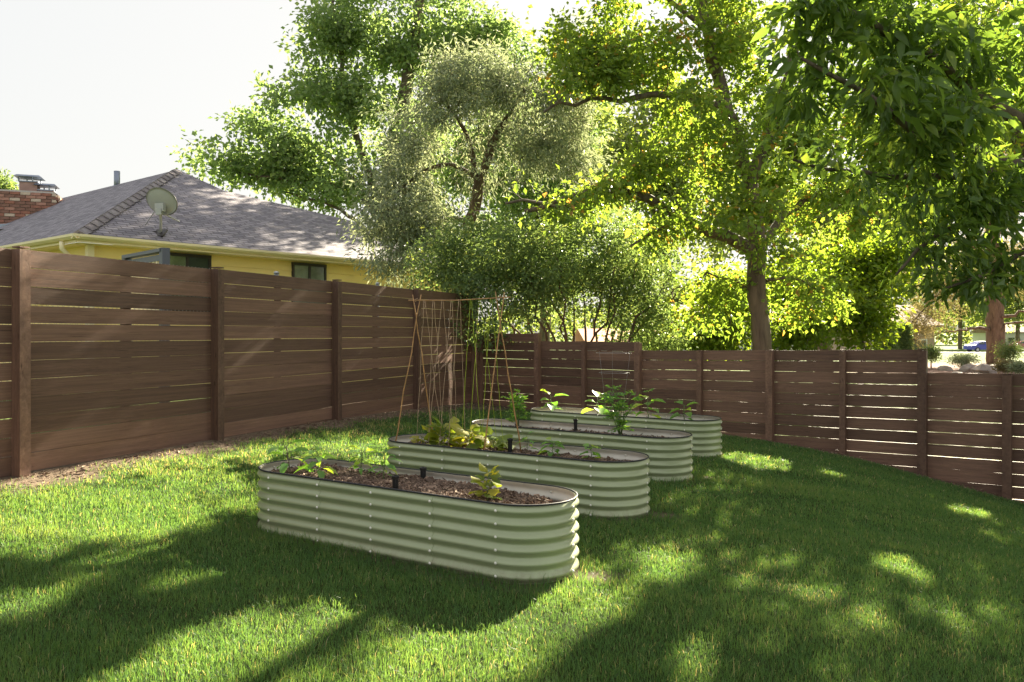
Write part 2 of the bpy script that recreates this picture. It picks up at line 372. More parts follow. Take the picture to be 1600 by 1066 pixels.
me = fast_mesh('ground', np.c_[GX.ravel(), GY.ravel(), GZ.ravel()], np.c_[ii, ii+1, ii+nx+1, ii+nx], M_GROUND, smooth_=True,
   extra={'far': far_a.ravel(), 'dirt': dirt.ravel(), 'mulch': mul.ravel()})
tag(link('ground', me), kind='structure')

# ------------------------------------------------------------------ fences
def board_variant(seed):
    r = np.random.default_rng(seed); n = 6; xs = np.linspace(-.5, .5, n); V = []
    t = .5-np.abs(r.normal(0, .007, n)); b = -.5+np.abs(r.normal(0, .007, n)); y = r.normal(0, .06, n)
    for i in range(n): V += [(xs[i], -.5+y[i], b[i]), (xs[i], .5+y[i], b[i]), (xs[i], .5+y[i], t[i]), (xs[i], -.5+y[i], t[i])]
    Fs = [(i*4+j, (i+1)*4+j, (i+1)*4+(j+1) % 4, i*4+(j+1) % 4) for i in range(n-1) for j in range(4)]
    Fs += [(0, 1, 2, 3), ((n-1)*4+3, (n-1)*4+2, (n-1)*4+1, (n-1)*4)]
    return MB().add(V, Fs).mesh('board', M_FENCE)
BOARDS = [board_variant(100+i) for i in range(9)]
def post_mesh():
    m = MB(); m.box((0, 0, .5-.006), (1, 1, .988)); m.box((0, 0, .997), (.94, .94, .006)); return m.mesh('post', M_FENCE)
POST = post_mesh()
PITCH = .1525
def panel(parent, a, b, nrm, za, zb, maxgap=.012, seed=0, low=-.05):
    """boards from point a to b (xy); za, zb top heights; nrm points to the yard"""
    r = random.Random(seed); d = b-a; Ln = float(np.hypot(*d)); ang = math.atan2(d[1], d[0]); mid = (a+b)/2-nrm*.061
    g0 = min(gz(*a), gz(*b)); k = 0
    while True:
        zt = (za+zb)/2-k*PITCH
        if zt < g0+low+.06: break
        gap = r.choice([.0, .001, .003, .005, maxgap, maxgap])*r.uniform(.6, 1.1); h = PITCH-gap
        o = link('board', BOARDS[r.randrange(9)], parent)
        o.location = (mid[0]+r.gauss(0, .001), mid[1]+r.gauss(0, .001), zt-h/2-gap*.3)
        o.rotation_euler = (r.gauss(0, .006), -math.atan2(zb-za, Ln)+r.gauss(0, .0012), ang)
        o.scale = ((Ln-.006)*(1 if r.random() < .5 else -1), .022, h); k += 1
def post(parent, p, ztop, wd=.095, ang=0, off=0, nrm=None):
    q = p if nrm is None else p+nrm*off
    z0 = gz(*p)-.12; o = link('post', POST, parent, (q[0], q[1], z0), (0, 0, ang), (wd, wd, ztop-z0)); return o
fl = thing('board_fence', 'tall dark brown horizontal board fence on the left, in front of the yellow house', 'fence')
LTOP = 2.05; la = math.atan2(LV[1], LV[0])
for i in range(-2, 5):
    p = L0+LV*LSP*i
    if i < 4:
        panel(fl, p, p+LV*LSP, LN, LTOP, LTOP-.01, .0095, 40+i)
        q = p+LV*LSP*.5-LN*.095
        z0 = gz(*q)-.1; link('cleat', POST, fl, (q[0], q[1], z0), (0, 0, la), (.09, .035, LTOP-.03-z0))
    post(fl, p, LTOP+.012, .095, la)
fr = thing('board_fence', 'low stepped dark brown board fence on the right, below the leafy tree', 'fence')
ra = math.atan2(RV[1], RV[0])
def rp(t): return CORNER+RV*t
rposts = [(0.12, 1.34, .09), (1.434, 1.36, .095), (2.385, 1.205, .07), (3.41, 1.2, .095), (4.46, 1.085, .075), (5.54, 1.105, .098), (6.54, 1.122, .078),
  (7.52, 1.15, .105), (8.45, .862, .1), (9.42, .88, .08), (10.4, .895, .1), (11.4, .91, .08), (12.4, .925, .1)]
rtop = [(1.33, 1.33), (1.2, 1.2), (1.2, 1.195), (1.065, 1.083), (1.083, 1.1), (1.1, 1.118), (1.118, 1.138), (.842, .858), (.858, .876), (.876, .89), (.89, .905), (.905, .92)]
for i, (t, zt, wd) in enumerate(rposts):
    post(fr, rp(t), zt, wd, ra, (.0 if wd > .085 else -.008), RN)
    if i < len(rtop): panel(fr, rp(t), rp(rposts[i+1][0]), RN, rtop[i][0], rtop[i][1], .0072, 90+i, -.02)

# chain-link fence standing behind the board fence
cl = thing('chain_link_fence', 'grey chain link fence just behind the tall brown board fence', 'fence')
ca = L0-LN*.55
for i, s in enumerate((-1.07, 3.945, 6.455, 8.97)):
    q = ca+LV*s; m = MB(); m.tube([(q[0], q[1], gz(*q)-.1), (q[0], q[1], 2.12)], .03, 10); m.tube([(q[0], q[1], 2.12), (q[0], q[1], 2.14), (q[0], q[1], 2.15)], [.036, .034, .012], 10)
    m.obj('post', M_WIRE, cl, True)
segs = []
for s in np.arange(-1.5, 9.5, .055):
    for sg in (-1, 1):
        a = ca+LV*s; b = ca+LV*(s+sg*1.05)
        segs.append((np.array([[a[0], a[1], 2.10], [(a[0]+b[0])/2, (a[1]+b[1])/2, 1.23], [b[0], b[1], .33]]), np.full(3, .0022)))
V, Fq = tubes_np(segs, 3); tag(link('wire_mesh', fast_mesh('wire_mesh', V, Fq, M_WIRE), cl), kind='stuff')
m = MB(); a = ca+LV*-1.5; b = ca+LV*9.5; m.tube([(a[0], a[1], 2.04), (b[0], b[1], 2.04)], .015, 8); m.obj('top_rail', M_WIRE, cl, True)

# ------------------------------------------------------------------ raised beds
BL, BR, BH, NR = .914, .3, .43, 6
zz = np.linspace(0, BH, 61); prof = .0105*np.sin(2*math.pi*(zz/BH)*NR-math.pi*.5)
def bed_panel(pts, nrm, eps):
    """pts (n,2) path, nrm (n,2) outward; outer green skin, inner cream skin"""
    n = len(pts); m = len(zz); V = []
    for off in (eps, eps-.003):
        for i in range(n):
            for j in range(m): V.append((*(pts[i]+nrm[i]*(prof[j]+off)), zz[j]))
    Fs = []; mi = []
    for l in (0, 1):
        for i in range(n-1):
            for j in range(m-1):
                q = [l*n*m+i*m+j, l*n*m+(i+1)*m+j, l*n*m+(i+1)*m+j+1, l*n*m+i*m+j+1]
                Fs.append(q if l == 0 else q[::-1]); mi.append(l)
    k0 = len(V); top_ = [V[i*m+m-1] for i in range(n)]+[V[n*m+i*m+m-1] for i in range(n)]; V += top_
    for i in range(n-1): Fs.append([k0+i, k0+i+1, k0+n+i+1, k0+n+i]); mi.append(0)
    for i in (0, n-1):
        k0 = len(V); V += [V[i*m+j] for j in range(m)]+[V[n*m+i*m+j] for j in range(m)]
        for j in range(m-1): Fs.append([k0+j, k0+j+1, k0+m+j+1, k0+m+j]); mi.append(0)
    return fast_mesh('panel', V, np.array(Fs), [M_GREEN, M_CREAM], smooth_=True, midx=mi)
PAN = bed_panel(np.array([(-BL/4-.012, 0), (BL/4+.012, 0)]), np.array([(0, -1.), (0, -1.)]), 0)
PAN2 = bed_panel(np.array([(-BL/4-.012, 0), (BL/4+.012, 0)]), np.array([(0, -1.), (0, -1.)]), .003)
aa = np.linspace(-.03, math.pi/2+.03, 15)
CPAN = bed_panel(np.c_[BR*np.cos(aa), BR*np.sin(aa)], np.c_[np.cos(aa), np.sin(aa)], .0015)
def stadium(n=16, off=0):
    pts = []
    for s, a0 in ((1, -math.pi/2), (-1, math.pi/2)):
        for a in np.linspace(a0, a0+math.pi, n): pts.append((s*BL+(BR+off)*math.cos(a), (BR+off)*math.sin(a)))
    return np.array(pts)
def rivets_mesh():
    m = MB(); cols = []
    for k in range(5):
        x = -BL+k*BL/2
        cols += [(np.array([x, -BR]), np.array([0, -1.])), (np.array([x, BR]), np.array([0, 1.]))]
    cols += [(np.array([BL+BR, 0]), np.array([1., 0])), (np.array([-BL-BR, 0]), np.array([-1., 0]))]
    for c, nn in cols:
        for j in range(NR):
            z = (j+.5)*BH/NR; t = np.array([-nn[1], nn[0]]); V = []
            for (rr, h) in ((.0095, 0), (.0075, .005), (.0, .0075)):
                for a in range(6):
                    q = c+nn*(.0105+.002+h)+t*rr*math.cos(a*1.047); V.append((q[0], q[1], z+rr*math.sin(a*1.047)))
            m.add(V, [(i*6+j2, i*6+(j2+1) % 6, (i+1)*6+(j2+1) % 6, (i+1)*6+j2) for i in (0, 1) for j2 in range(6)])
            for sgn in (-1,):                       # nut inside
                q = c-nn*(.004-.0115); m.box((q[0]-nn[0]*.004, q[1]-nn[1]*.004, z), (.011, .011, .011))
    return m.mesh('rivets', M_RIVET, True)
RIV = rivets_mesh()
def trim_mesh():
    pts = stadium(); pts = np.r_[pts, pts[:1]]; m = MB()
    m.tube(np.c_[pts, np.full(len(pts), BH+.001)], .0058, 8, cap=False); return m.mesh('rim_trim', M_RUBBER, True)
TRIM = trim_mesh()
bang = math.atan2(BA[1], BA[0])
blabels = ['nearest sage green corrugated metal raised bed, filled with bark mulch', 'second nearest green corrugated raised bed, the one under the bamboo string trellis',
  'third green corrugated raised bed from the front, holding a bushy tomato plant', 'farthest green corrugated raised bed, nearest the low board fence']
BED = []
for k in range(4):
    c = BEDC[k]; b = thing('raised_garden_bed', blabels[k], 'raised bed', (c[0], c[1], RIM[k]-BH), bang, 'corrugated raised garden beds'); BED.append(b)
    for i in range(4):
        x = -BL+BL/4+i*BL/2
        link('panel', PAN if i % 2 else PAN2, b, (x, -BR, 0)); link('panel', PAN2 if i % 2 else PAN, b, (x, BR, 0), (0, 0, math.pi))
    for i, (sx, rz) in enumerate(((1, 0), (-1, math.pi/2), (-1, math.pi), (1, -math.pi/2))):
        link('corner_panel', CPAN, b, (sx*BL, 0, 0), (0, 0, rz))
    tag(link('rivets', RIV, b), kind='stuff'); link('rim_trim', TRIM, b)
def soil(k, nch, seed):
    r = np.random.default_rng(seed); us = np.linspace(-BL-BR+.02, BL+BR-.02, 90); vs_ = np.linspace(-BR, BR, 26)
    U, W = np.meshgrid(us, vs_); lim = np.sqrt(np.maximum((BR-.02)**2-np.maximum(np.abs(U)-BL, 0)**2, 0)); W = W/BR*np.maximum(lim, .001)
    def hgt(u, v):
        h = (BH-.052 if k == 0 else BH-.075)-.045*smooth(.35, 1.1, u)*(k == 0)+.012*vnoise(u, v, 7+k)+.007*vnoise(u+3, v, 23)
        if k == 0: h = h+.05*np.exp(-(((u-.93)/.09)**2+((v-.1)/.08)**2))+.02*np.exp(-(((u-.5)/.05)**2+((v-.12)/.05)**2))
        return h
    V = np.c_[U.ravel(), W.ravel(), hgt(U, W).ravel()]; n = len(us); m_ = len(vs_); i0 = (np.arange(m_-1)[:, None]*n+np.arange(n-1)[None]).ravel()
    F1 = np.c_[i0, i0+1, i0+n+1, i0+n]
    u = r.uniform(-BL-BR+.02, BL+BR-.02, nch*2); v = r.uniform(-BR+.01, BR-.01, nch*2)
    ok = np.hypot(np.maximum(np.abs(u)-BL, 0), v) < BR-.042; u = u[ok][:nch]; v = v[ok][:nch]; nn = len(u)
    c = np.c_[u, v, hgt(u, v)+r.uniform(.001, .012, nn)]
    d = unit(r.normal(size=(nn, 3))*[1, 1, .35]); s = unit(np.cross(d, r.normal(size=(nn, 3))*[.4, .4, 1])); t = np.cross(d, s)
    Ls = r.gamma(2.2, .0034, nn)[:, None]+.004; Wd = Ls*r.uniform(.25, .55, nn)[:, None]; Th = Wd*.35
    corners = [c+sx*d*Ls+sy*s*Wd+sz*t*Th for sz in (-1, 1) for sx, sy in ((-1, -.6), (1, -1), (.8, 1), (-1, .8))]
    CV = np.stack(corners, 1).reshape(-1, 3); fq = np.array([(3, 2, 1, 0), (4, 5, 6, 7), (0, 1, 5, 4), (1, 2, 6, 5), (2, 3, 7, 6), (3, 0, 4, 7)])
    F2 = (fq[None]+(np.arange(nn)*8)[:, None, None]).reshape(-1, 4)+len(V)
    var = np.r_[np.zeros(len(V)), np.repeat(r.beta(1.6, 2.2, nn), 8)]
    me = fast_mesh('mulch', np.r_[V, CV], np.r_[F1, F2], [M_SOIL, M_CHIP], var, False, np.r_[np.zeros(len(F1)), np.ones(len(F2))])
    o = link('mulch', me, None, (*BEDC[k], RIM[k]-BH), (0, 0, bang)); return o, hgt
SOILH = []
sl = ['loose brown bark mulch filling the nearest raised bed', 'dark soil and mulch in the bed under the trellis', 'dark soil and mulch in the third bed from the front', 'dark soil in the farthest raised bed']
for k in range(4):
    o, h = soil(k, (16000, 6000, 3500, 2000)[k], 50+k); tag(o, sl[k], 'mulch', kind='stuff'); SOILH.append(h)
def bedpt(k, u, v):
    q = BEDC[k]+BA*u+BB*v; return np.array([q[0], q[1], RIM[k]-BH+float(SOILH[k](np.array([u]), np.array([v]))[0])])

# ------------------------------------------------------------------ leaves and plants
def leaf_shape(L, W, fold=.18, curl=.25, wpos=(.3, .65), wid=(.85, .8)):
    V = [(0, 0, 0)]
    for p_, w_ in zip(wpos, wid):
        zc = -curl*L*p_*p_; V += [(p_*L, W/2*w_, zc+fold*W), (p_*L, 0, zc), (p_*L, -W/2*w_, zc+fold*W)]
    V.append((L, 0, -curl*L))
    return np.array(V), [(0, 2, 1), (0, 3, 2), (1, 2, 5, 4), (2, 3, 6, 5), (4, 5, 7), (5, 6, 7)]
def leaf_mesh(mat, L, W, v, lobes=False, **kw):
    V, Fs = leaf_shape(L, W, **kw)
    if lobes:
        n = 10; a = np.linspace(-2.7, 2.7, n); r_ = np.array([.45, .62, .5, .75, .8, .85, .7, .5, .62, .45])*L*.62
        V = np.r_[[(0, 0, 0)], np.c_[.32*L+r_*np.cos(a), r_*np.sin(a)*W/L*1.15, .10*L*np.sin(a*3)-.05*L*np.abs(a)]]; Fs = [(0, i, i+1) for i in range(1, n)]
    return MB().add(V, Fs).mesh('leaf', mat, True, var=np.full(len(V), v))
VEG = [leaf_mesh(L_VEG, 1, .42, v, curl=.35) for v in (.1, .35, .6, .85, 1)]
BROAD = [leaf_mesh(L_VEG, 1, .72, v, curl=.3, wid=(1, .72)) for v in (.1, .35, .6, .95)]
SQ = [leaf_mesh(L_SQUASH, 1, 1, v, True) for v in (.0, .25, .5, .8, 1)]
def orient(d, up=(0, 0, 1)):
    d = Vector(d).normalized(); s = Vector(up).cross(d)
    if s.length < 1e-3: s = Vector((1, 0, 0))
    s.normalize(); n = d.cross(s); return Matrix((d, s, n)).transposed()
def plant(name, label, base, h, nl, lsz, meshes, seed, spread=.5, stem_r=.004, stem_mat=None, petiole=.3, lean=(0, 0), top_up=.5, group='young vegetable plants'):
    r = random.Random(seed); t = thing(name, label, 'plant', tuple(base), 0, group); m = MB()
    npt = 5; st = np.array([(lean[0]*(i/4)**1.5*h+r.gauss(0, .004), lean[1]*(i/4)**1.5*h+r.gauss(0, .004), -.02+i/4*(h*.8+.02)) for i in range(npt)])
    m.tube(st, np.linspace(stem_r, stem_r*.5, npt), 6)
    for i in range(nl):
        f = .25+.75*(i+.5)/nl; f = min(1, f); a = i*2.4+r.uniform(-.4, .4); j = min(int(f*4), 3); b = st[j]+(st[j+1]-st[j])*(f*4-j)
        el = r.uniform(.0, .5)+top_up*(f-.4); ln = lsz*r.uniform(.7, 1.15)*(1-.25*abs(f-.6))
        d = np.array([math.cos(a)*math.cos(el), math.sin(a)*math.cos(el), math.sin(el)]); p1 = b+d*ln*petiole*spread*2
        m.tube([b, (b+p1)/2+np.array([0, 0, .1*ln]), p1], [stem_r*.5, stem_r*.4, stem_r*.3], 4)
        o = link('leaf', meshes[r.randrange(len(meshes))], t); d2 = d+np.array([0, 0, -r.uniform(.1, .5)])
        o.matrix_local = Matrix.Translation(p1) @ orient(d2, (r.gauss(0, .3), r.gauss(0, .3), 1)).to_4x4() @ Matrix.Scale(ln, 4)
    m.obj('stem', stem_mat or M_STEM, t, True); return t
plant('pepper_plant', 'pepper seedling at the left end of the nearest bed', bedpt(0, -.95, -.09), 0.263, 9, 0.168, VEG, 1, lean=(-.1, 0), stem_r=.006, stem_mat=M_STEMP, top_up=.3)
plant('vegetable_plant', 'bright green bushy plant, second from the left in the nearest bed', bedpt(0, -.68, -.09), 0.213, 16, 0.126, VEG, 2, top_up=.8)
plant('vegetable_plant', 'upright bright green plant at the back of the nearest bed, third from its left', bedpt(0, -.50, .14), .23, 17, .11, BROAD[:1]+VEG, 3, top_up=.9)
plant('vegetable_plant', 'pale leggy seedling just behind the front sprinkler riser of the nearest bed', bedpt(0, -.26, .10), .26, 15, .09, VEG, 4)
plant('squash_plant', 'yellow green lobed plant towards the right end of the nearest bed', bedpt(0, .66, -.02), 0.213, 17, 0.105, SQ, 5, top_up=.9)
plant('squash_plant', 'small squash seedling at the far left of the trellis bed', bedpt(1, -.93, .02), 0.112, 5, 0.126, SQ, 6)
plant('squash_plant', 'leafy yellow green squash under the left strings of the trellis', bedpt(1, -.68, .02), 0.237, 18, 0.182, SQ, 7, top_up=.7)
plant('squash_plant', 'squash with sunlit yellow leaves under the middle of the trellis', bedpt(1, -.46, .08), 0.188, 14, 0.182, SQ, 8)
plant('squash_plant', 'low sunlit squash beside the right bamboo legs of the trellis', bedpt(1, -.24, .12), 0.138, 10, 0.168, SQ, 9)
plant('seedling', 'thin upright seedling just right of the trellis bed riser', bedpt(1, .09, .14), 0.200, 9, 0.084, VEG, 10, stem_r=.003)
plant('seedling', 'pair of feathery seedlings in the middle right of the trellis bed', bedpt(1, .35, .12), 0.163, 15, 0.098, BROAD, 11)
plant('seedling', 'low leafy seedling at the right end of the trellis bed', bedpt(1, .70, .12), 0.138, 11, 0.105, BROAD, 12)
for i, (u, lab, h) in enumerate(((-.987, 'eggplant at the left end of the farthest bed', .30), (-.325, 'eggplant in the farthest bed, second from its left end', .30),
      (.33, 'eggplant in the farthest bed just right of the tomato bush', .31), (.784, 'eggplant at the right end of the farthest bed', .26))):
    plant('eggplant', lab, bedpt(3, u, .03), h, 7, .19, BROAD, 20+i, stem_r=.006, top_up=.5, spread=.4)
def leaf_verts(c, d, nrm, L, W, fold=.15):
    s = unit(np.cross(nrm, d)); n2 = np.cross(d, s); L = L[:, None]; W = W[:, None]
    b = c; tip = c+d*L-n2*.12*L; l = c+d*L*.45+s*W*.5+n2*W*fold; r_ = c+d*L*.45-s*W*.5+n2*W*fold
    V = np.stack([b, r_, tip, l], 1).reshape(-1, 3); i = np.arange(len(c))*4
    return V, np.r_[np.c_[i, i+1, i+2], np.c_[i, i+2, i+3]]
def tomato(label, base, h, wd, nst, nl, seed):
    r = np.random.default_rng(seed); t = thing('tomato_plant', label, 'plant', tuple(base), 0, 'young vegetable plants'); m = MB(); C = []; D = []
    for s in range(nst):
        a = r.uniform(0, 6.28); tip = np.array([math.cos(a)*wd*r.uniform(.2, 1), math.sin(a)*wd*r.uniform(.2, 1), h*r.uniform(.65, 1)])
        p = np.array([[0, 0, -.02], tip*[.25, .25, .4], tip*[.65, .65, .75], tip]); p[:, :2] += r.normal(0, .008, (4, 2)); m.tube(p, [.005, .004, .003, .0015], 5)
        for _ in range(nl):
            f = r.uniform(.12, 1); j = min(int(f*3), 2); b = p[j]+(p[j+1]-p[j])*(f*3-j); a2 = r.uniform(0, 6.28); dd = np.array([math.cos(a2), math.sin(a2), r.uniform(-.1, .8)]); dd /= np.linalg.norm(dd)
            ln = r.uniform(.06, .13); q = np.array([b, b+dd*ln*.5, b+dd*ln-[0, 0, .02]]); m.tube(q, [.0018, .0014, .0008], 3)
            for g in np.linspace(.35, 1, 5):
                for sd in (-1, 1): C.append(b+dd*ln*g-[0, 0, .02*g*g]); D.append(dd*.6+sd*np.cross(dd, [0, 0, 1])*.9+r.normal(0, .25, 3))
    C = np.array(C); D = unit(np.array(D)); n = len(C)
    V, Fc = leaf_verts(C, D, unit(r.normal(0, .45, (n, 3))+[0, 0, 1]), r.uniform(.028, .055, n), r.uniform(.014, .026, n))
    m.obj('stem', M_STEM, t, True); link('foliage', fast_mesh('foliage', V, Fc, L_VEG, np.repeat(np.clip(r.normal(.5, .25, n), 0, 1), 4)), t)
tomato('wispy tomato plant at the left end of the third bed, behind the trellis', bedpt(2, -.80, .18), .42, .13, 6, 9, 31)
tomato('large bushy tomato plant towards the right end of the third bed', bedpt(2, .50, .0), .53, .25, 10, 8, 32)
# black sprinkler risers
def riser(k, u, v, h, lab):
    b = bedpt(k, u, v); t = thing('sprinkler_riser', lab, 'sprinkler', tuple(b), 0, 'black pop-up risers in the beds'); m = MB()
    m.tube([(0, 0, -.05), (0, 0, h-.02)], .0165, 14); [m.box((.0165*math.cos(a), .0165*math.sin(a), h*.45), (.004, .004, h*.8)) for a in (0, 1.57, 3.14, 4.71)]
    m.obj('body', M_BLACK, t); m = MB(); m.tube([(0, 0, h-.022), (0, 0, h-.018), (0, 0, h-.003), (0, 0, h)], [.018, .024, .025, .021], 16); m.tube([(0, 0, h), (0, 0, h+.004)], .009, 10); m.obj('cap', M_BLACK, t)
riser(0, .045, -.135, .10, 'black sprinkler riser at the front edge of the nearest bed')
riser(0, -.02, .22, .085, 'black sprinkler riser at the back edge of the nearest bed')
riser(1, -.04, .08, .13, 'black sprinkler riser in the bed under the trellis')
riser(2, -.10, .2, .13, 'taller black sprinkler riser in the third bed')
riser(2, -.13, -.10, .06, 'short black sprinkler riser in the third bed')
riser(3, -.10, -.05, .10, 'black sprinkler riser in the farthest bed behind the tomato bush')
riser(3, -.28, -.1, .05, 'short black sprinkler riser in the farthest bed')

# bean trellis of bamboo canes and strings
tr = thing('bean_trellis', 'bamboo cane trellis with hanging strings in the second bed', 'trellis', (0, 0, 0))
def q3(u, v, z): c = BEDC[1]+BA*u+BB*v; return np.array([c[0], c[1], z])
ZT = 1.655
def cane(a, b, r0=.0062):
    m = MB(); n = 9; rr = random.Random(int(a[0]*999)); pts = [a+(b-a)*i/(n-1)+np.array([rr.gauss(0, .004), rr.gauss(0, .004), 0])*(0 < i < n-1) for i in range(n)]
    m.tube(pts, np.linspace(r0, r0*.7, n), 8)
    for i in range(1, n-1): m.tube([pts[i]-(b-a)*.004, pts[i], pts[i]+(b-a)*.004], [r0*.85, r0*1.25, r0*.85], 8, cap=False)
    m.obj('cane', M_BAMBOO, tr, True)
UL, UR = -.985, -.095
for u, f1, f2, sh in ((UL, -.19, .2, .0), (UR, -.2, .17, .06)):
    cane(q3(u-.1+sh*1.2, f1, .33), q3(u+.03, .03, ZT+.05)); cane(q3(u+.05+sh, f2, .33), q3(u-.02, -.03, ZT+.05))
    m = MB(); c = q3(u, 0, ZT); m.tube([c+[-.012, 0, -.014], c+[.012, .004, -.004], c+[-.012, -.004, .006], c+[.012, 0, .016]], .004, 6); m.obj('lashing', M_TWINE, tr)
m = MB(); m.tube([q3(UL-.09, 0, ZT), q3((UL+UR)/2, .0, ZT-.012), q3(UR+.11, 0, ZT+.004)], [.0058, .0052, .0045], 8); m.obj('crossbar', M_BAMBOO, tr, True)
def string(a, b, mat, sag, seed):
    r = np.random.default_rng(seed); n = 14; f = np.linspace(0, 1, n)[:, None]; pts = a+(b-a)*f+r.normal(0, .0022, (n, 3))*(f > 0)*(f < 1)
    m = MB(); m.tube(pts, .0017*(1+.4*r.random(n)), 5); m.obj('string', mat, tr, True)
su = [.09, .19, .285, .385, .465, .585, .675, .79]
for i, s in enumerate(su):
    u = UL+s*1.02; mt = M_TWINE if i < 5 else M_GTWINE
    r = random.Random(i+5)
    string(q3(u, -.006, ZT-.005), q3(u+r.uniform(-.09, .06), -.13+r.uniform(-.03, .03), .37), mt, 0, i*2)
    string(q3(u+.004, .006, ZT-.005), q3(u+r.uniform(-.08, .1), .15+r.uniform(-.03, .03), .36), mt, 0, i*2+1)
# wire tomato cage
tc_ = thing('tomato_cage', 'thin wire tomato cage in the farthest bed against the fence', 'plant cage', tuple(bedpt(3, -.12, .06)))
m = MB()
for a in (0.3, 2.4, 4.5): m.tube([(.1*math.cos(a), .1*math.sin(a), -.03), (.22*math.cos(a), .22*math.sin(a), .82)], .0011, 4)
m.obj('upright', M_WIRE, tc_)
for z, r_ in ((.3, .145), (.56, .182), (.8,   .217)):
    m = MB(); m.tube([(r_*math.cos(a), r_*math.sin(a), z) for a in np.linspace(0, 6.283, 25)], .0011, 4); m.obj('ring', M_WIRE, tc_)

# ------------------------------------------------------------------ the yellow house
e = np.array([.629, .777]); e /= np.linalg.norm(e); nn_ = np.array([-e[1], e[0]]); EA = np.array([-7.34, 13.5]); EZ, TP = 2.99, .57
def H(u, s, z): q = EA+e*u+nn_*s; return np.array([q[0], q[1], z])
hs = thing('yellow_house', 'yellow sided house with grey shingle roof behind the left fence', 'house')
def roof_hit(px, py):
    d = np.array([(px-HX)/F, 1, (HY-py)/F]); o = np.array([0, 0, CZ]); n3 = np.array([-TP*nn_[0], -TP*nn_[1], 1]); p0 = np.array([EA[0], EA[1], EZ])
    return o+d*((p0-o) @ n3)/(d @ n3)
SC = 3.88; Cp = H(SC, SC, EZ+TP*SC); Dp = roof_hit(350, 298); Ep = roof_hit(545, 344); Fp = roof_hit(640, 383)
Bp = H(10.5, 0, EZ); ov = .0
def roof_plane(name, pts, udir, sdir, parent):
    pts = [np.array(p) for p in pts]; uv = np.array([((p[:2]-EA) @ udir, ((p[:2]-EA) @ sdir)*math.sqrt(1+TP*TP), 0) for p in pts])
    m = fast_mesh(name, np.array(pts), [np.array([list(range(len(pts)))])], M_SHINGLE, extra={'roofuv': uv}); return link(name, m, parent)
roof_plane('roof', [H(0, 0, EZ), Bp, Fp, Ep, Dp, Cp], e, nn_, hs)
RB = H(SC, SC+9, EZ+TP*SC)
r2 = roof_plane('roof', [H(0, 0, EZ), Cp, RB, H(0, 13, EZ)], nn_, e, hs)
back = lambda p, k: np.array([p[0]+nn_[0]*k+e[0]*k*.6, p[1]+nn_[1]*k+e[1]*k*.6, p[2]-TP*k])
roof_plane('roof', [Cp, Dp, back(Dp, 3), back(Cp, 4), RB], e, nn_, hs)
roof_plane('roof', [Dp, Ep, Fp, Bp, back(Bp, 3), back(Dp, 3)], e, nn_, hs)
# ridge caps up the near hip
capm = MB(); capm.add([(-.15, -.13, -.05), (.16, -.13, -.078), (.16, 0, .002), (-.15, 0, .03), (.16, .13, -.078), (-.15, .13, -.05)], [(0, 1, 2, 3), (3, 2, 4, 5)])
capm.add([(-.15, -.13, -.094), (-.15, 0, -.014), (-.15, .13, -.094), (-.15, -.13, -.05), (-.15, 0, .03), (-.15, .13, -.05)], [(0, 1, 4, 3), (1, 2, 5, 4)])
capmes = [capm.mesh('hip_cap', plain('cap_shingle_%d' % i, c_, .85, 0, .3, .3, 8)) for i, c_ in enumerate(((.235, .21, .22), (.19, .165, .175), (.215, .19, .2)))]; A3 = H(0, 0, EZ); hd = Cp-A3; hl = np.linalg.norm(hd)
for i in range(int(hl/.27)):
    o = link('hip_cap', capmes[(i*7+i//3) % 3], hs); o.matrix_local = Matrix.Translation(A3+hd/hl*(.2+i*.27)+np.array([0, 0, .05])) @ orient(hd).to_4x4()
def bar(a, b, wd, ht, name, mat, parent, up=(0, 0, 1)):
    a = np.array(a); b = np.array(b); L = np.linalg.norm(b-a); m = MB(); m.box((0, 0, 0), (L, wd, ht)); o = link(name, m.mesh(name, mat), parent)
    o.matrix_local = Matrix.Translation((a+b)/2) @ orient(b-a, up).to_4x4(); return o
def gutter(a, b, name):
    a = np.array(a); b = np.array(b); L = np.linalg.norm(b-a); prof_ = [(0, -.0), (.0, -.075), (.045, -.082), (.075, -.06), (.1, -.04), (.105, 0), (.095, 0), (.09, -.032), (.065, -.05), (.04, -.07), (.01, -.066), (.01, 0)]
    m = MB(); n = len(prof_); V = [(x, y, z) for x in (-L/2, L/2) for y, z in prof_]
    m.add(V, [(i, (i+1) % n, n+(i+1) % n, n+i) for i in range(n)]+[tuple(range(n))[::-1], tuple(range(n, 2*n))]); return m, (a+b)/2, b-a
for a, b, sg in ((H(-.1, 0, EZ+.02), H(10.5, 0, EZ+.02), 1), (H(0, 13, EZ+.02), H(0, -.1, EZ+.02), 1)):
    m, c, d = gutter(a, b, 'gutter'); o = m.obj('gutter', M_TRIM, hs); d = Vector(d).normalized(); s = Vector((d.y, -d.x, 0)); o.matrix_local = Matrix.Translation(c) @ Matrix((d, s, Vector((0, 0, 1)))).transposed().to_4x4()
bar(H(.02, .03, EZ-.055), H(10.5, .03, EZ-.055), .03, .1, 'fascia', M_TRIM, hs); bar(H(.03, .06, EZ-.055), H(.03, 13, EZ-.055), .03, .1, 'fascia', M_TRIM, hs)
m = MB(); m.add([H(.05, .05, EZ-.108), H(10.5, .05, EZ-.108), H(10.5, .62, EZ-.108), H(.62, .62, EZ-.108), H(.62, 13, EZ-.108), H(.05, 13, EZ-.108)], [(0, 1, 2, 3), (0, 3, 4, 5)]); m.obj('soffit', M_TRIM, hs)
WO = .38                                           # wall set back behind the eave
WZ = EZ-.112; rows = 14; lap = .2
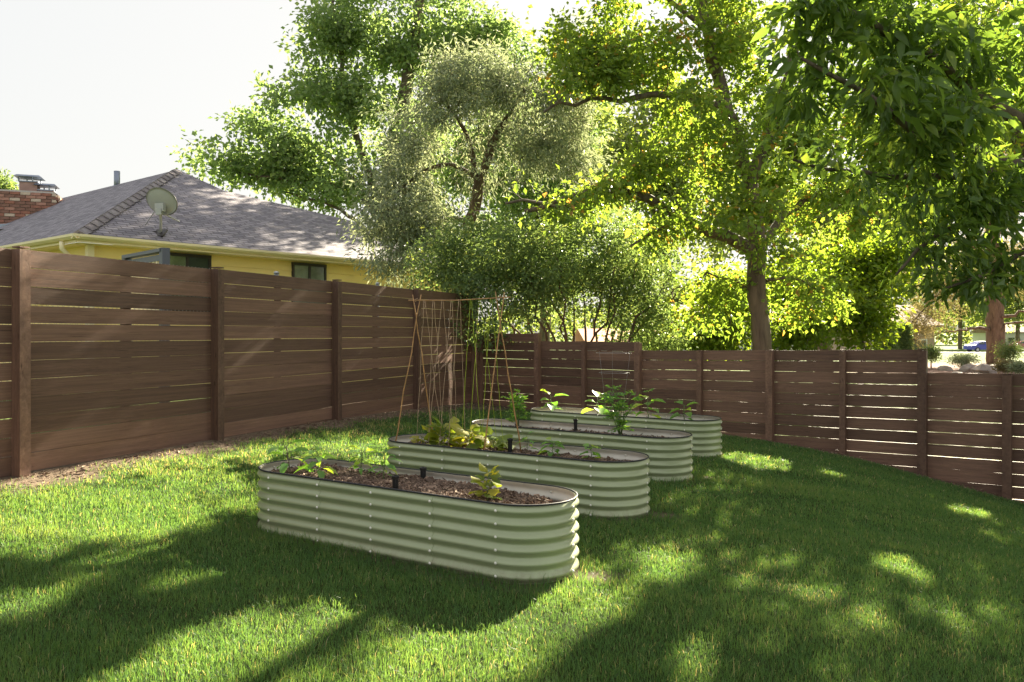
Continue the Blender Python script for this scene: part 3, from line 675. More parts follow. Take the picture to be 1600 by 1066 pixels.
for k in range(rows):
    z1 = WZ-k*lap; z0 = z1-lap
    for which in (0, 1):
        a, b = (H(WO, WO, 0), H(10.3, WO, 0)) if which == 0 else (H(WO, 12.5, 0), H(WO, WO, 0)); d = unit((b-a)[:2]); s = np.array([d[1], -d[0]]); V = []
        for p in (a, b):
            for off, z in ((0, z1+.01), (.022, z0), (.0, z0), (-.03, z0), (-.03, z1+.01)): V.append((p[0]+s[0]*off, p[1]+s[1]*off, z))
        MB().add(V, [(i, (i+1) % 5, 5+(i+1) % 5, 5+i) for i in range(5)]).obj('siding_board', M_YELLOW, hs)
m = MB()
for (uu, s_) in ((WO, WO),): c = H(uu, s_, (WZ+gz(-8, 15)-.1)/2); m.box(c-np.array([*(e*.02+nn_*.02), 0]), (.11, .11, WZ-gz(-8, 15)+.1), Matrix.Rotation(math.atan2(e[1], e[0]), 3, 'Z'))
m.obj('corner_trim', M_TRIM, hs)
# downspout with its elbow below the left gutter
m = MB(); m.tube([H(-.06, .45, EZ-.08), H(-.06, .45, EZ-.2), H(.1, .48, EZ-.34), H(.42, .5, EZ-.5), H(.5, .45, EZ-.62), H(.5, .45, .3)], .042, 10); m.obj('downspout', M_TRIM, hs, True)
def window(u0, u1, ztop, h, lit):
    fr_ = bar(H(u0, WO-.03, ztop-.03), H(u1, WO-.03, ztop-.03), .06, .06, 'window', M_BRONZE, hs)
    I = fr_.matrix_basis.inverted()
    def sub(o): o.parent = fr_; o.matrix_basis = I @ o.matrix_basis
    um = (u0+u1)/2
    for u in (u0+.025, um, u1-.025): o = bar(H(u, WO-.032, ztop-.062), H(u, WO-.032, ztop-h), .045, .05, 'frame', M_BRONZE, hs, (e[0], e[1], 0)); sub(o)
    o = bar(H(u0, WO-.032, ztop-h), H(u1, WO-.032, ztop-h), .05, .05, 'sill', M_BRONZE, hs); sub(o)
    for a, b, g in ((u0+.05, um-.02, M_GLASS_LIT), (um+.02, u1-.05, lit)):
        m = MB(); m.add([H(a, WO-.034, ztop-h), H(b, WO-.034, ztop-h), H(b, WO-.034, ztop-.06), H(a, WO-.034, ztop-.06)], [(0, 1, 2, 3)]); o = m.obj('pane', g, hs); sub(o)
def wall_u(px, s):                                   # distance along the front wall where the photo column meets it
    k = (px-HX)/F; a = EA+nn_*s; return (k*a[1]-a[0])/(e[0]-k*e[1])
window(wall_u(252, WO), wall_u(328, WO), 2.862, 1.1, M_GLASS); window(wall_u(455, WO), wall_u(508, WO), 2.862, .95, M_GLASS_LIT)
# vent pipe and chimney
vp = roof_hit(200, 300); vq = H(SC, SC+3.1, EZ+TP*SC-.15)
m = MB(); m.tube([vq, vq+[0, 0, .5]], .075, 12); m.tube([vq+[0, 0, .02], vq+[0, 0, .12]], [.2, .09], 12); m.obj('vent_pipe', M_METAL, hs, True)
ch = thing('brick_chimney', 'red and pale brick chimney with two capped flues on the yellow house', 'chimney', (0, 0, 0))
cdep = 21.0; cp0 = P(-18, 350, cdep); cp1 = P(88, 350, cdep+.55); cz0 = 3.0; cz1 = float(P(40, 297, cdep)[2])
cu = unit((cp1-cp0)[:2]); cn = np.array([-cu[1], cu[0]]); cw = float(np.hypot(*(cp1-cp0)[:2])); cdp = .9
m = MB(); cc = cp0[:2]+cu*cw/2+cn*cdp/2; Rm = Matrix.Rotation(math.atan2(cu[1], cu[0]), 3, 'Z'); m.box((cc[0], cc[1], (cz0+cz1)/2), (cw-.02, cdp-.02, cz1-cz0), Rm); m.obj('core', M_MORTAR, ch)
bm_ = [plain('brick_red', (.33, .15, .11), .85, 0, .2, .25, 9), plain('brick_brown', (.25, .135, .105), .85, 0, .2, .25, 9), plain('brick_pale', (.58, .46, .37), .85, 0, .2, .15, 9), plain('brick_rose', (.43, .23, .18), .85, 0, .2, .2, 9)]
BRK = [MB().box((0, 0, 0), (.232, .05, .072)).mesh('brick', x) for x in bm_]; rb = random.Random(4); row = 0; z = cz1-.045
while z > 3.9 and row < 16:
    x = -.12 if row % 2 else 0
    while x < cw:
        x0, x1 = max(x, 0), min(x+.232, cw)
        if x1-x0 > .06:
            q = cp0[:2]+cu*(x0+x1)/2-cn*(.004+rb.uniform(0, .006)); link('brick', BRK[rb.choice([0, 0, 1, 1, 2, 3, 3])], ch, (q[0], q[1], z), (0, 0, math.atan2(cu[1], cu[0])), ((x1-x0)/.232, 1, 1))
        x += .244
    y = 0 if row % 2 else .12
    while y < cdp:
        q = cp1[:2]*0+cp0[:2]+cu*(cw-.008)+cn*(y+.1); link('brick', BRK[rb.choice([0, 1, 2, 3])], ch, (q[0], q[1], z), (0, 0, math.atan2(cn[1], cn[0])), (.9, 1, 1)); y += .244
    z -= .084; row += 1
m = MB(); m.box((cc[0], cc[1], cz1+.015), (cw+.04, cdp+.04, .05), Rm, taper=.93); m.obj('crown', M_MORTAR, ch)
for px, zt_, sz in ((41, 273, .42), (68, 285, .36)):
    q = cp0[:2]+cu*((px+18)/106*cw)+cn*.4; zt_ = float(P(px, zt_, cdep+.4)[2])
    fo = MB().box((q[0], q[1], (cz1+zt_-.16)/2), (sz, sz, zt_-.16-cz1), Rm).obj('flue', M_CLAY, ch)
    m = MB(); m.box((q[0], q[1], zt_-.02), (sz*1.55, sz*1.55, .05), Rm, taper=.8); m.box((q[0], q[1], zt_-.165), (sz*1.12, sz*1.12, .03), Rm)
    [m.box((q[0]+dx*sz*.45, q[1]+dy*sz*.45, zt_-.1), (.025, .025, .12)) for dx in (-1, 1) for dy in (-1, 1)]; m.obj('flue_cap', M_METAL, ch)
# metal saddle and side roof below the chimney
m = MB(); a = P(-40, 352, 20.6); b = P(18, 349, 20.7); c = P(90, 322, 21.3); m.add([a, b, c, c+[0, 0, -.36], b+[0, 0, -.26], a+[0, 0, -.26]], [(0, 1, 4, 5), (1, 2, 3, 4)]); m.add([p+np.array([-.3, .5, 0]) for p in (a, b, c)]+[a, b, c], [(3, 4, 1, 0), (4, 5, 2, 1)]); m.obj('flashing', M_FLASH, hs)
m = MB(); a = P(-60, 363, 19.8); b = P(30, 362, 20.0); m.box((a+b)/2, (float(np.linalg.norm(b-a)), .5, .08), Matrix.Rotation(.03, 3, 'Z')); m.box((a+b)/2+[0, -.2, -.1], (float(np.linalg.norm(b-a))-.1, .1, .12), Matrix.Rotation(.03, 3, 'Z')); m.obj('porch_eave', M_BRONZE, hs)
# satellite dish
dq = roof_hit(250, 366); dc = P(251, 316, dq[1]-.25)
sd = thing('satellite_dish', 'grey satellite dish seen from behind on the shingle roof', 'satellite dish', tuple(dq))
rim_n, rr_n = 28, 6; V = []; Fs = []; axd = unit(np.array([.25, .80, .5])); ux = unit(np.cross(axd, [0, 0, 1.])); uz = np.cross(ux, axd); RD = .32; cl_ = dc-dq
for sft in (0, -.012):
    for i in range(rr_n+1):
        for j in range(rim_n):
            r_ = RD*max(i/rr_n, .02); a = j*2*math.pi/rim_n; V.append(cl_+ux*r_*math.cos(a)*1.0+uz*r_*math.sin(a)*.84+axd*(.42*r_*r_+sft))
for s_ in (0, 1):
    o_ = s_*(rr_n+1)*rim_n
    for i in range(rr_n):
        for j in range(rim_n): Fs.append((o_+i*rim_n+j, o_+i*rim_n+(j+1) % rim_n, o_+(i+1)*rim_n+(j+1) % rim_n, o_+(i+1)*rim_n+j))
for j in range(rim_n): a = rr_n*rim_n+j; b = rr_n*rim_n+(j+1) % rim_n; k = (rr_n+1)*rim_n; Fs.append((a, b, b+k, a+k))
MB().add(V, Fs).obj('reflector', M_DISH, sd, True)
m = MB(); m.tube([V[rr_n*rim_n+j]-axd*.006 for j in list(range(rim_n))+[0]], .011, 6, cap=False); m.obj('rim', plain('dish_rim', (.17, .165, .14), .5), sd, True)
bk = cl_-axd*.03-uz*.08
m = MB(); m.tube([np.array([0, 0, -.02]), np.array([.02, -.01, .22]), bk-axd*.1-uz*.12, bk-axd*.07], [.026, .026, .026, .03], 10); m.obj('mast', M_DISH, sd, True)
m = MB(); m.box(bk-axd*.03, (.19, .07, .15), orient(ux).to_3x3()); m.box(bk-axd*.09-uz*.06, (.1, .1, .12)); m.tube([bk-uz*.1-axd*.04, bk-uz*.42+axd*.3], .014, 6); m.obj('bracket', M_DISH, sd)
m = MB(); m.box((0, 0, .02), (.2, .26, .03), Matrix.Rotation(.6, 3, 'X')); m.box((-.13, .02, .03), (.12, .1, .05)); m.obj('foot', M_BRONZE, sd)
m = MB(); m.tube([(-.42, .1, .04), (-.05, 0, .5)], .009, 6); m.obj('strut', M_WIRE, sd)
# raised deck railing between the fence and the house
dk = thing('deck_railing', 'slate grey deck railing corner showing over the left fence', 'railing')
r1 = P(257, 391, 11.5); r0 = P(198, 402, 12.6); r0[2] = r1[2]; r9 = r1+np.array([nn_[0], nn_[1], 0])*0+np.array([e[0], e[1], 0])*0
bar(r0, r1, .14, .05, 'top_rail', M_SLATE, dk); bar(r0-[0, 0, .1], r1-[0, 0, .1], .05, .09, 'sub_rail', M_SLATE, dk)
for p in (r0, r1): MB().box((p[0], p[1], (p[2]+.03+gz(p[0], p[1])-.1)/2), (.11, .11, p[2]+.03-gz(p[0], p[1])+.1), Matrix.Rotation(-.75, 3, 'Z')).obj('post', M_SLATE, dk)
BAL = MB().box((0, 0, 0), (.04, .04, .8)).mesh('baluster', M_TRIM)
for f in np.linspace(.08, .92, 11): p = r0+(r1-r0)*f; link('baluster', BAL, dk, (p[0], p[1], p[2]-.5), (0, 0, -.75))
bar(r0-[0, 0, .95], r1-[0, 0, .95], .3, .06, 'deck_board', M_SLATE, dk)

# ------------------------------------------------------------------ trees
# gaps cut into the crowns to put sun patches on the lawn, each given by its outline on level ground
GAPS = [[(-4.26, 5.71), (-3.9, 6.77), (-3.4, 7.69), (-2.81, 6.91), (-2.07, 6.47), (-1.95, 5.8), (-2.27, 5.44), (-2.27, 4.96), (-2.73, 4.75), (-2.69, 4.3), (-3.06, 4.26)],
 [(-1.93, 4.01), (-1.9, 4.5), (-1.64, 4.91), (-1.55, 4.55), (-1.71, 4.12), (-1.82, 3.93)], [(-2.69, 3.76), (-2.44, 3.91), (-2.21, 3.81), (-2.24, 3.49), (-2.39, 3.35)],
 [(-1.69, 2.82), (-1.53, 3.19), (-1.41, 3.62), (-1.04, 3.83), (-0.94, 4.09), (-0.56, 4.29), (-0.33, 4.1), (-0.57, 3.63), (-0.79, 3.41), (-0.92, 2.91)],
 [(-0.59, 2.94), (-0.54, 3.44), (-0.32, 3.86), (0.0, 4.23), (0.23, 4.71), (0.54, 4.75), (0.57, 4.25), (0.39, 3.62), (0.17, 3.39), (-0.1, 3.0)],
 [(0.77, 5.14), (1.04, 5.14), (1.01, 4.59), (0.83, 4.45), (0.76, 4.66)], [(0.53, 4.51), (0.72, 4.43), (0.68, 3.99), (0.51, 3.92)], [(2.3, 8.93), (2.97, 10.06), (3.51, 9.83), (2.93, 8.4), (2.53, 8.27)],
 [(3.55, 9.36), (4.2, 9.8), (3.69, 8.78), (3.33, 8.58)], [(2.5, 5.7), (2.76, 5.66), (2.74, 5.25), (2.5, 4.9), (2.44, 5.23)], [(0.71, 3.79), (0.83, 3.69), (0.87, 3.31), (0.76, 3.2), (0.70, 3.54)],
 [(4.55, 8.38), (5.36, 8.92), (4.72, 8.04), (4.36, 7.92)], [(-2.1, 6.04), (-2.04, 6.16), (-1.83, 5.57), (-1.92, 5.55)], [(-2.1, 4.6), (-1.8, 4.95), (-1.15, 4.65), (-1.1, 4.3), (-1.6, 4.35)],
 [(-1.1, 6.2), (-.76, 6.45), (-.42, 6.2), (-.76, 5.95)], [(-.6, 3.97), (-.47, 4.1), (-.34, 3.97), (-.47, 3.84)], [(.53, 7.15), (.68, 7.3), (.83, 7.15), (.68, 7.0)]]
def in_gap(c):
    sdn = np.array(SD); q = c[:, :2]-sdn[None, :2]*(c[:, 2:3]/sdn[2]); x = q[:, 0]+.05*vnoise(q[:, 0], q[:, 1], 6.)+.03*vnoise(q[:, 1], q[:, 0], 17.); y = q[:, 1]+.07*vnoise(q[:, 1]+4, q[:, 0], 5.)+.04*vnoise(q[:, 0]+9, q[:, 1], 15.)
    hit = np.zeros(len(c), bool)
    for pg in GAPS:
        ins = np.zeros(len(c), bool); a = pg[-1]
        for b in pg:
            cr = ((a[1] > y) != (b[1] > y)) & (x < (b[0]-a[0])*(y-a[1])/(b[1]-a[1]+1e-9)+a[0]); ins ^= cr; a = b
        hit |= ins
    ca, sa = math.cos(SUN_AZ), math.sin(SUN_AZ); al = q[:, 0]*sa+q[:, 1]*ca; ac = q[:, 0]*ca-q[:, 1]*sa
    sp = vnoise(al*.55+2, ac*1.5, 2.6); hit |= (sp > .72) & (q[:, 0] < 1.1) & (q[:, 1] < 6.4) & (q[:, 1] > 1)  # streaky extra gaps cut for finer sun dapples on the near left lawn
    return hit
class Tree:
    def __init__(s, name, label, cat, base, seed, bark_m, leaf_m, group=None):
        s.t = thing(name, label, cat, tuple(base), 0, group); s.b = np.array(base, float); s.r = np.random.default_rng(seed); s.bark = bark_m; s.leaf = leaf_m
        s.nodes = []; s.nr = []; s.limbs = MB(); s.tw = []; s.cl = []
    def limb(s, pts, r0, r1, seg=10, wob=.03):
        pts = np.asarray(pts, float); d = np.linalg.norm(np.diff(pts, axis=0), axis=1); cum = np.r_[0, np.cumsum(d)]; n = max(4, int(cum[-1]/.3)+1)
        q = np.linspace(0, cum[-1], n); P_ = np.c_[[np.interp(q, cum, pts[:, k]) for k in range(3)]].T
        k = np.array([.25, .5, .25])
        for _ in range(2): P_[1:-1] = P_[:-2]*.25+P_[1:-1]*.5+P_[2:]*.25
        P_[1:-1] += s.r.normal(0, wob, (n-2, 3))
        rad = np.linspace(r0, r1, n); rad[0] = r0
        s.limbs.tube(P_-s.b, rad*(1+.06*s.r.normal(size=n)), seg); s.nodes += list(P_); s.nr += list(rad); return s
    def clumps(s, cs, n, shell=.5, tuft=0, per=8):
        """cs: (centre xyz, radii xyz, weight)"""
        w_ = np.array([c[2]*np.prod(c[1])**(2/3) for c in cs]); w_ /= w_.sum(); pts = []
        for c, k in zip(cs, s.r.multinomial(n, w_)):
            q = max(1, k//per) if tuft else k
            d = unit(s.r.normal(size=(q, 3))); r_ = s.r.random(q)[:, None]**shell; pp = np.array(c[0])+d*r_*np.array(c[1])
            if tuft: pp = pp[s.r.integers(0, q, k)]+np.clip(s.r.normal(size=(k, 3)), -1.7, 1.7)*tuft*np.array([1, 1, .6])
            pts.append(pp)
        s.cl.append(np.concatenate(pts)); return s
    def grow(s, tw0=.012, sag=.06, keep=None):
        C = np.concatenate(s.cl)
        if keep is not None: C = C[keep(C)]
        C = C[C[:, 2] > ground(C[:, 0], C[:, 1])+.25]
        nodes = np.array(s.nodes); order = np.argsort(np.min(np.linalg.norm(C[:, None]-nodes[None], axis=2), axis=1)); C = C[order]
        buf = np.zeros((len(nodes)+len(C)*2, 3)); buf[:len(nodes)] = nodes; rad = np.zeros(len(buf)); rad[:len(nodes)] = s.nr; k = len(nodes); dirs = []
        for c in C:
            dd = buf[:k]-c; d2 = np.einsum('ij,ij->i', dd, dd); j = int(np.argmin(d2)); a = buf[j]; L = math.sqrt(d2[j])
            mid = (a+c)/2+s.r.normal(0, .08, 3)*L+np.array([0, 0, sag*L]); r0 = min(rad[j]*.75, tw0*(.5+L)); r0 = max(r0, tw0*.3)
            s.tw.append((np.array([a, mid, c]), np.array([r0, r0*.7, r0*.4]))); buf[k] = mid; rad[k] = r0*.7; buf[k+1] = c; rad[k+1] = r0*.45; k += 2; dirs.append((c-mid)/(np.linalg.norm(c-mid)+1e-6))
        s.C = C; s.D = np.array(dirs); return s
    def leaves(s, per, spread, L, W, up=.8, droop=.25, sdir=.6, jit=.3, fold=.15, flat=(1, 1, .8)):
        n = len(s.C)*per; r = s.r; c0 = np.repeat(s.C, per, 0); d0 = np.repeat(s.D, per, 0); off = np.clip(r.normal(size=(n, 3)), -1.6, 1.6)*spread*np.array(flat); c = c0+off-d0*r.random((n, 1))*spread*1.2
        d = unit(unit(off)*.7+d0*sdir+r.normal(size=(n, 3))*.55+[0, 0, -droop]); nm = unit(r.normal(size=(n, 3))*.6+[0, 0, up])
        ln = L*r.uniform(1-jit, 1+jit, n); wd = W*r.uniform(1-jit, 1+jit, n); var = np.clip(np.repeat(r.normal(.45, .2, len(s.C)), per)+r.normal(0, .2, n), 0, 1)
        k = ~(in_gap(c+d*ln[:, None]*.5) & (r.random(n) < .95)); s.lv = tuple(a[k] for a in (c, d, nm, ln, wd, var)); return s
    def build(s, fold=.15, sel=None):
        c, d, nm, ln, wd, var = s.lv
        if sel is not None: c, d, nm, ln, wd, var = [a[sel] for a in (c, d, nm, ln, wd, var)]
        V, Fc = leaf_verts(c-s.b, d, nm, ln, wd, fold)
        o = tag(link('crown', fast_mesh('crown', V, Fc, s.leaf, np.repeat(var, 4)), s.t), kind='stuff')
        if s.limbs.n: s.limbs.obj('trunk', s.bark, s.t, True)
        if s.tw: V, Fq = tubes_np(s.tw, 4); tag(link('branches', fast_mesh('branches', V-s.b, Fq, s.bark, smooth_=True), s.t), kind='stuff')
        return s
def pxc(x, y, d, rx, ry, rd, w_=1): return (P(x, y, d), (rx*d/F, rd, ry*d/F), w_)

# big leafy tree behind the right fence
b = np.array([4.37, 14.0, gz(4.37, 14)-.1])
T1 = Tree('leafy_shade_tree', 'big shade tree with a thick bare trunk behind the right fence', 'tree', b, 11, B_GREY, L_MAPLE)
T1.limb([b, P(1189, 530, 14), P(1186, 430, 14), P(1180, 350, 14), P(1172, 270, 14)], .18, .13)
T1.limb([P(1172, 275, 14), P(1140, 190, 14), P(1120, 120, 14.1), P(1103, 30, 14.2), P(1090, -120, 14.3), P(1080, -300, 14.4)], .13, .05)
T1.limb([P(1174, 280, 14), P(1210, 200, 14.3), P(1240, 90, 14.8), P(1265, -60, 15), P(1290, -250, 15)], .12, .04)
T1.limb([P(1180, 395, 14), P(1130, 366, 13.9), P(1070, 345, 13.7), P(1010, 312, 13.5), P(970, 290, 13.4), P(900, 298, 13.2), P(820, 330, 13)], .12, .035)
T1.limb([P(1060, 345, 13.7), P(1010, 365, 13.5), P(985, 385, 13.3)], .05, .02, 7)
T1.limb([P(975, 292, 13.4), P(900, 322, 13.1), P(850, 325, 12.9), P(790, 318, 12.7)], .05, .02, 7)
T1.limb([P(1130, 160, 14.1), P(1060, 150, 13.8), P(1020, 142, 13.6), P(960, 165, 13.3), P(900, 150, 13), P(850, 175, 12.8)], .075, .02, 8)
T1.limb([P(1105, 50, 14.2), P(1060, 10, 14), P(980, -40, 13.7), P(900, -60, 13.5)], .05, .02, 7)
T1.limb([P(1183, 390, 14), P(1230, 330, 14.8), P(1300, 290, 15.5), P(1370, 260, 16)], .08, .03, 8)
T1.limb([P(1188, 470, 14), P(1130, 420, 14.4), P(1080, 440, 14.8), P(1040, 470, 15)], .035, .012, 6)
T1.limb([P(1186, 440, 14), P(1240, 430, 14.2), P(1300, 460, 14.3)], .04, .012, 6)
T1.clumps([pxc(940, 110, 13.2, 105, 58, 1.2, 1.4), pxc(880, 60, 13.4, 60, 40, .9, .8), pxc(1040, 60, 13.8, 110, 70, 1.4, .8), pxc(1150, 60, 14.4, 110, 90, 1.7, .8), pxc(1090, 220, 13.7, 110, 75, 1.4, 1.1), pxc(1015, 262, 13.4, 85, 42, 1.0, .8),
  pxc(890, 305, 13, 105, 46, 1.0, 1.2), pxc(1230, 200, 14.8, 110, 100, 1.5, 1), pxc(1300, 320, 15.3, 110, 90, 1.4, 1), pxc(1160, 320, 13.3, 100, 60, 1, .7), pxc(1110, 455, 14.6, 85, 60, .9, .6), pxc(1260, 450, 14.3, 85, 75, .9, .7),
  pxc(1190, 430, 13.4, 40, 70, .5, .4), pxc(1000, -60, 13.8, 170, 80, 1.6, .7), pxc(1200, -60, 14.8, 170, 80, 1.6, .7), pxc(1020, 375, 13.5, 55, 40, .7, .6)], 2000, .6, .22, 9)
T1.grow(.014, .05).leaves(20, .15, .105, .074, .8, .3, .6, .4).build()

# tall pale tree behind the house and the silvery tree
b = np.array([-4.2, 27.5, gz(-4.2, 27.5)-.1])
T2 = Tree('tall_ash_tree', 'tall light green tree rising behind the shingle roof', 'tree', b, 12, B_GREY, L_ASH)
T2.limb([b, P(600, 420, 27.5), P(600, 330, 27.5), P(620, 200, 27.5), P(650, 60, 27.8), P(665, -120, 28)], .4, .12)
T2.limb([P(600, 350, 27.5), P(540, 270, 27.2), P(480, 220, 27), P(420, 215, 27)], .16, .05, 8); T2.limb([P(600, 340, 27.5), P(545, 180, 27.2), P(530, 60, 27), P(520, 0, 27)], .16, .05, 8)
T2.limb([P(620, 200, 27.5), P(700, 120, 27.5), P(760, 40, 27.5)], .14, .05, 8); T2.limb([P(540, 290, 27.2), P(450, 280, 26.8), P(370, 270, 26.6)], .08, .03, 7); T2.limb([P(600, 380, 27.5), P(520, 320, 27), P(440, 300, 27)], .08, .03, 7)
T2.clumps([pxc(365, 250, 26.8, 50, 42, 1.2, 1.2), pxc(395, 195, 26.9, 42, 28, 1, 1), pxc(440, 235, 27, 50, 60, 1.4, 1), pxc(480, 170, 27, 48, 70, 1.5, 1), pxc(520, 80, 27, 52, 72, 1.6, 1), pxc(560, 60, 27.2, 60, 60, 1.6, .9), pxc(555, 170, 27, 70, 80, 1.8, 1.1),
  pxc(470, 275, 27, 70, 45, 1.4, 1.2), pxc(550, 290, 27, 70, 50, 1.5, 1.1), pxc(620, 90, 27.8, 70, 90, 2, .7), pxc(700, 60, 27.8, 90, 80, 2, .8), pxc(765, 50, 27.8, 55, 60, 1.6, .9), pxc(640, 220, 27.5, 80, 90, 2, .6), pxc(640, -60, 28, 100, 70, 2.4, .8), pxc(740, -70, 28, 90, 70, 2.4, .8), pxc(530, -15, 27, 35, 28, 1, .8), pxc(800, 120, 27.5, 50, 75, 1.5, .9), pxc(780, 210, 27.5, 60, 60, 1.5, .9)], 2600, .65, .34, 9)  # last two clumps added to shade the house roof
T2.grow(.02, .05).leaves(15, .26, .18, .125, .6, .3).build()
b = np.array([-.92, 17.6, gz(-.92, 17.6)-.1])
T3 = Tree('silvery_olive_tree', 'silvery grey drooping tree with twiggy brown branches in the middle', 'tree', b, 13, B_BROWN, L_SILVER)
T3.limb([b, P(733, 440, 17.6), P(728, 360, 17.6), P(745, 310, 17.5), P(752, 270, 17.4), P(770, 220, 17.3)], .2, .1)
T3.limb([P(748, 290, 17.5), P(735, 220, 17.3), P(715, 170, 17), P(680, 150, 16.9)], .07, .025, 7); T3.limb([P(770, 225, 17.3), P(800, 170, 17.3), P(820, 140, 17.3)], .08, .03, 7)
T3.limb([P(733, 350, 17.6), P(690, 330, 17), P(650, 370, 16.6), P(620, 400, 16.5)], .06, .02, 7); T3.limb([P(748, 280, 17.5), P(690, 250, 17), P(640, 280, 16.5), P(600, 340, 16.2)], .06, .02, 7)
T3.clumps([pxc(700, 150, 17, 80, 55, 1, 1.1), pxc(790, 130, 17.2, 75, 45, 1, .9), pxc(650, 240, 16.6, 60, 75, .9, 1.1), pxc(622, 330, 16.3, 46, 65, .8, 1.2), pxc(650, 360, 16.5, 70, 60, .9, 1), pxc(835, 190, 17.3, 55, 75, .9, .9), pxc(750, 240, 17.2, 85, 75, .9, 1.6), pxc(740, 110, 17.2, 60, 35, .9, 1), pxc(612, 398, 16.2, 34, 33, .6, .9), pxc(700, 300, 16.9, 70, 70, .9, .7), pxc(890, 200, 17.2, 46, 100, .9, 1.7), pxc(918, 95, 17.3, 46, 62, .8, 1.7)], 1700, .6, .32, 7)  # last two clumps added to keep the sun off the left fence
T3.grow(.02, .03).leaves(30, .16, .13, .032, .3, .75, .8, .45)
c = T3.lv[0]; ex = (((HX+c[:, 0]/c[:, 1]*F)-738)/72)**2+(((HY-(c[:, 2]-CZ)/c[:, 1]*F)-262)/82)**2
T3.build(.05, (ex+T3.r.normal(0, .25, len(c)) > 1) | (T3.r.random(len(c)) < .14))
b = np.array([1.6, 15.8, gz(1.6, 15.8)-.1])
T4 = Tree('large_shrub', 'dense dark green many stemmed shrub behind the fence corner', 'shrub', b, 14, B_BROWN, L_SHRUB)
for i in range(17):
    a = -1+2*(i+.5)/17; r_ = random.Random(i); x0 = 900+a*70; T4.limb([P(x0+r_.uniform(-10, 10), 570, 15.4+r_.uniform(-.4, .8)), P(900+a*130, 480+r_.uniform(-15, 15), 15.3+r_.uniform(-.6, .8)), P(890+a*200+r_.uniform(-20, 20), 400+abs(a)*40+r_.uniform(-20, 20), 15.3+r_.uniform(-.9, .9))], .03, .009, 6, .05)
T4.clumps([pxc(880, 420, 15.3, 120, 60, 1.2, 1.2), pxc(760, 400, 14.8, 100, 65, 1.0, 1.2), pxc(700, 425, 14.9, 60, 40, .8, 1.1), pxc(990, 430, 15.4, 70, 65, 1, 1.2), pxc(930, 370, 15.5, 100, 45, 1, 1), pxc(830, 470, 14.9, 70, 35, .8, .7), pxc(758, 490, 14.35, 34, 62, .35, 1.2), pxc(1010, 490, 15.2, 55, 35, .8, .8), pxc(900, 470, 15.8, 100, 40, .6, .4), pxc(1040, 520, 15.5, 45, 20, .6, .6)], 1650, .55, .2, 7)
T4.grow(.008, .02).leaves(24, .13, .075, .042, .6, .3).build()

# trees further back that close the view between the nearer crowns
for (nm_, lab_, x_, d_, seed_, mt_, cs_, n_) in (('background_tree', 'pale green tree filling the gap behind the silvery tree', 850, 36, 91, L_ASH, [(850, 330, 95, 90), (800, 230, 75, 75), (890, 200, 75, 70), (930, 300, 70, 80), (790, 380, 80, 60), (870, 430, 90, 50), (715, 270, 70, 70), (670, 350, 60, 60)], 1450),
    ('background_tree', 'yellow green tree behind the long low bough of the shade tree', 1040, 33, 92, L_FAR, [(1030, 300, 80, 80), (980, 220, 70, 60), (1090, 260, 80, 70), (1120, 350, 70, 60), (1010, 400, 55, 45), (1060, 160, 80, 60)], 900),
    ('background_tree', 'leafy tree in the distance right of the shade tree trunk', 1270, 32, 93, L_FAR, [(1290, 345, 90, 60), (1370, 340, 90, 60), (1440, 310, 80, 70), (1220, 330, 70, 50)], 600)):
    bx_ = (x_-HX)/F*d_; b = np.array([bx_, d_, gz(bx_, d_)-.1]); T = Tree(nm_, lab_, 'tree', b, seed_, B_GREY, mt_, 'trees beyond the fence'); a_ = cs_[0]
    T.limb([b, P(x_+4, 440, d_), P(a_[0], a_[1], d_)], .28, .14)
    for q in cs_[1:]: T.limb([P(a_[0], (a_[1]+440)/2, d_), P((q[0]+a_[0])/2, (q[1]+a_[1])/2, d_), P(q[0], q[1], d_)], .11, .04, 7)
    T.clumps([pxc(q[0], q[1], d_, q[2], q[3], q[2]*d_/F*.8) for q in cs_], n_, .65, .42, 8).grow(.022, .04).leaves(19, .3, .22, .15, .6, .3, .6, .4).build()
# foreground tree whose branches hang in from the right
b = np.array([5.0, 6.4, gz(5.0, 6.4)-.1])
T5 = Tree('overhanging_tree', 'near tree with long dark leaves hanging in from the upper right', 'tree', b, 15, B_GREY, L_NEAR)
T5.limb([b, (5.0, 6.5, 1.2), (4.95, 6.6, 2.4), (4.8, 6.7, 3.4)], .17, .12)
T5.limb([(4.85, 6.6, 2.9), P(1560, 190, 6.6), P(1480, 100, 6.2), P(1400, 40, 5.8), P(1300, 10, 5.5)], .07, .018, 8); T5.limb([(4.9, 6.6, 2.7), P(1550, 260, 6.4), P(1450, 200, 6), P(1340, 150, 5.6), P(1250, 90, 5.3)], .05, .012, 8)
T5.limb([(4.9, 6.6, 2.5), P(1580, 330, 6.5), P(1500, 330, 6.3), P(1420, 380, 6.2), P(1400, 430, 6.1)], .045, .01, 7); T5.limb([(4.8, 6.7, 3.3), (4.4, 6.6, 4.3), (3.6, 6.3, 5.2), (2.8, 6, 5.8)], .09, .02, 8)
T5.limb([(4.8, 6.7, 3.4), (5.2, 7, 4.8), (5.5, 7.4, 6)], .1, .03, 8); T5.limb([(4.85, 6.6, 2.8), P(1500, 270, 6.2), P(1400, 290, 6), P(1300, 260, 5.8), P(1240, 250, 5.7)], .04, .01, 7)
T5.limb([(4.9, 6.6, 2.5), P(1590, 400, 6.5), P(1540, 430, 6.3), P(1480, 450, 6.2)], .04, .01, 7)
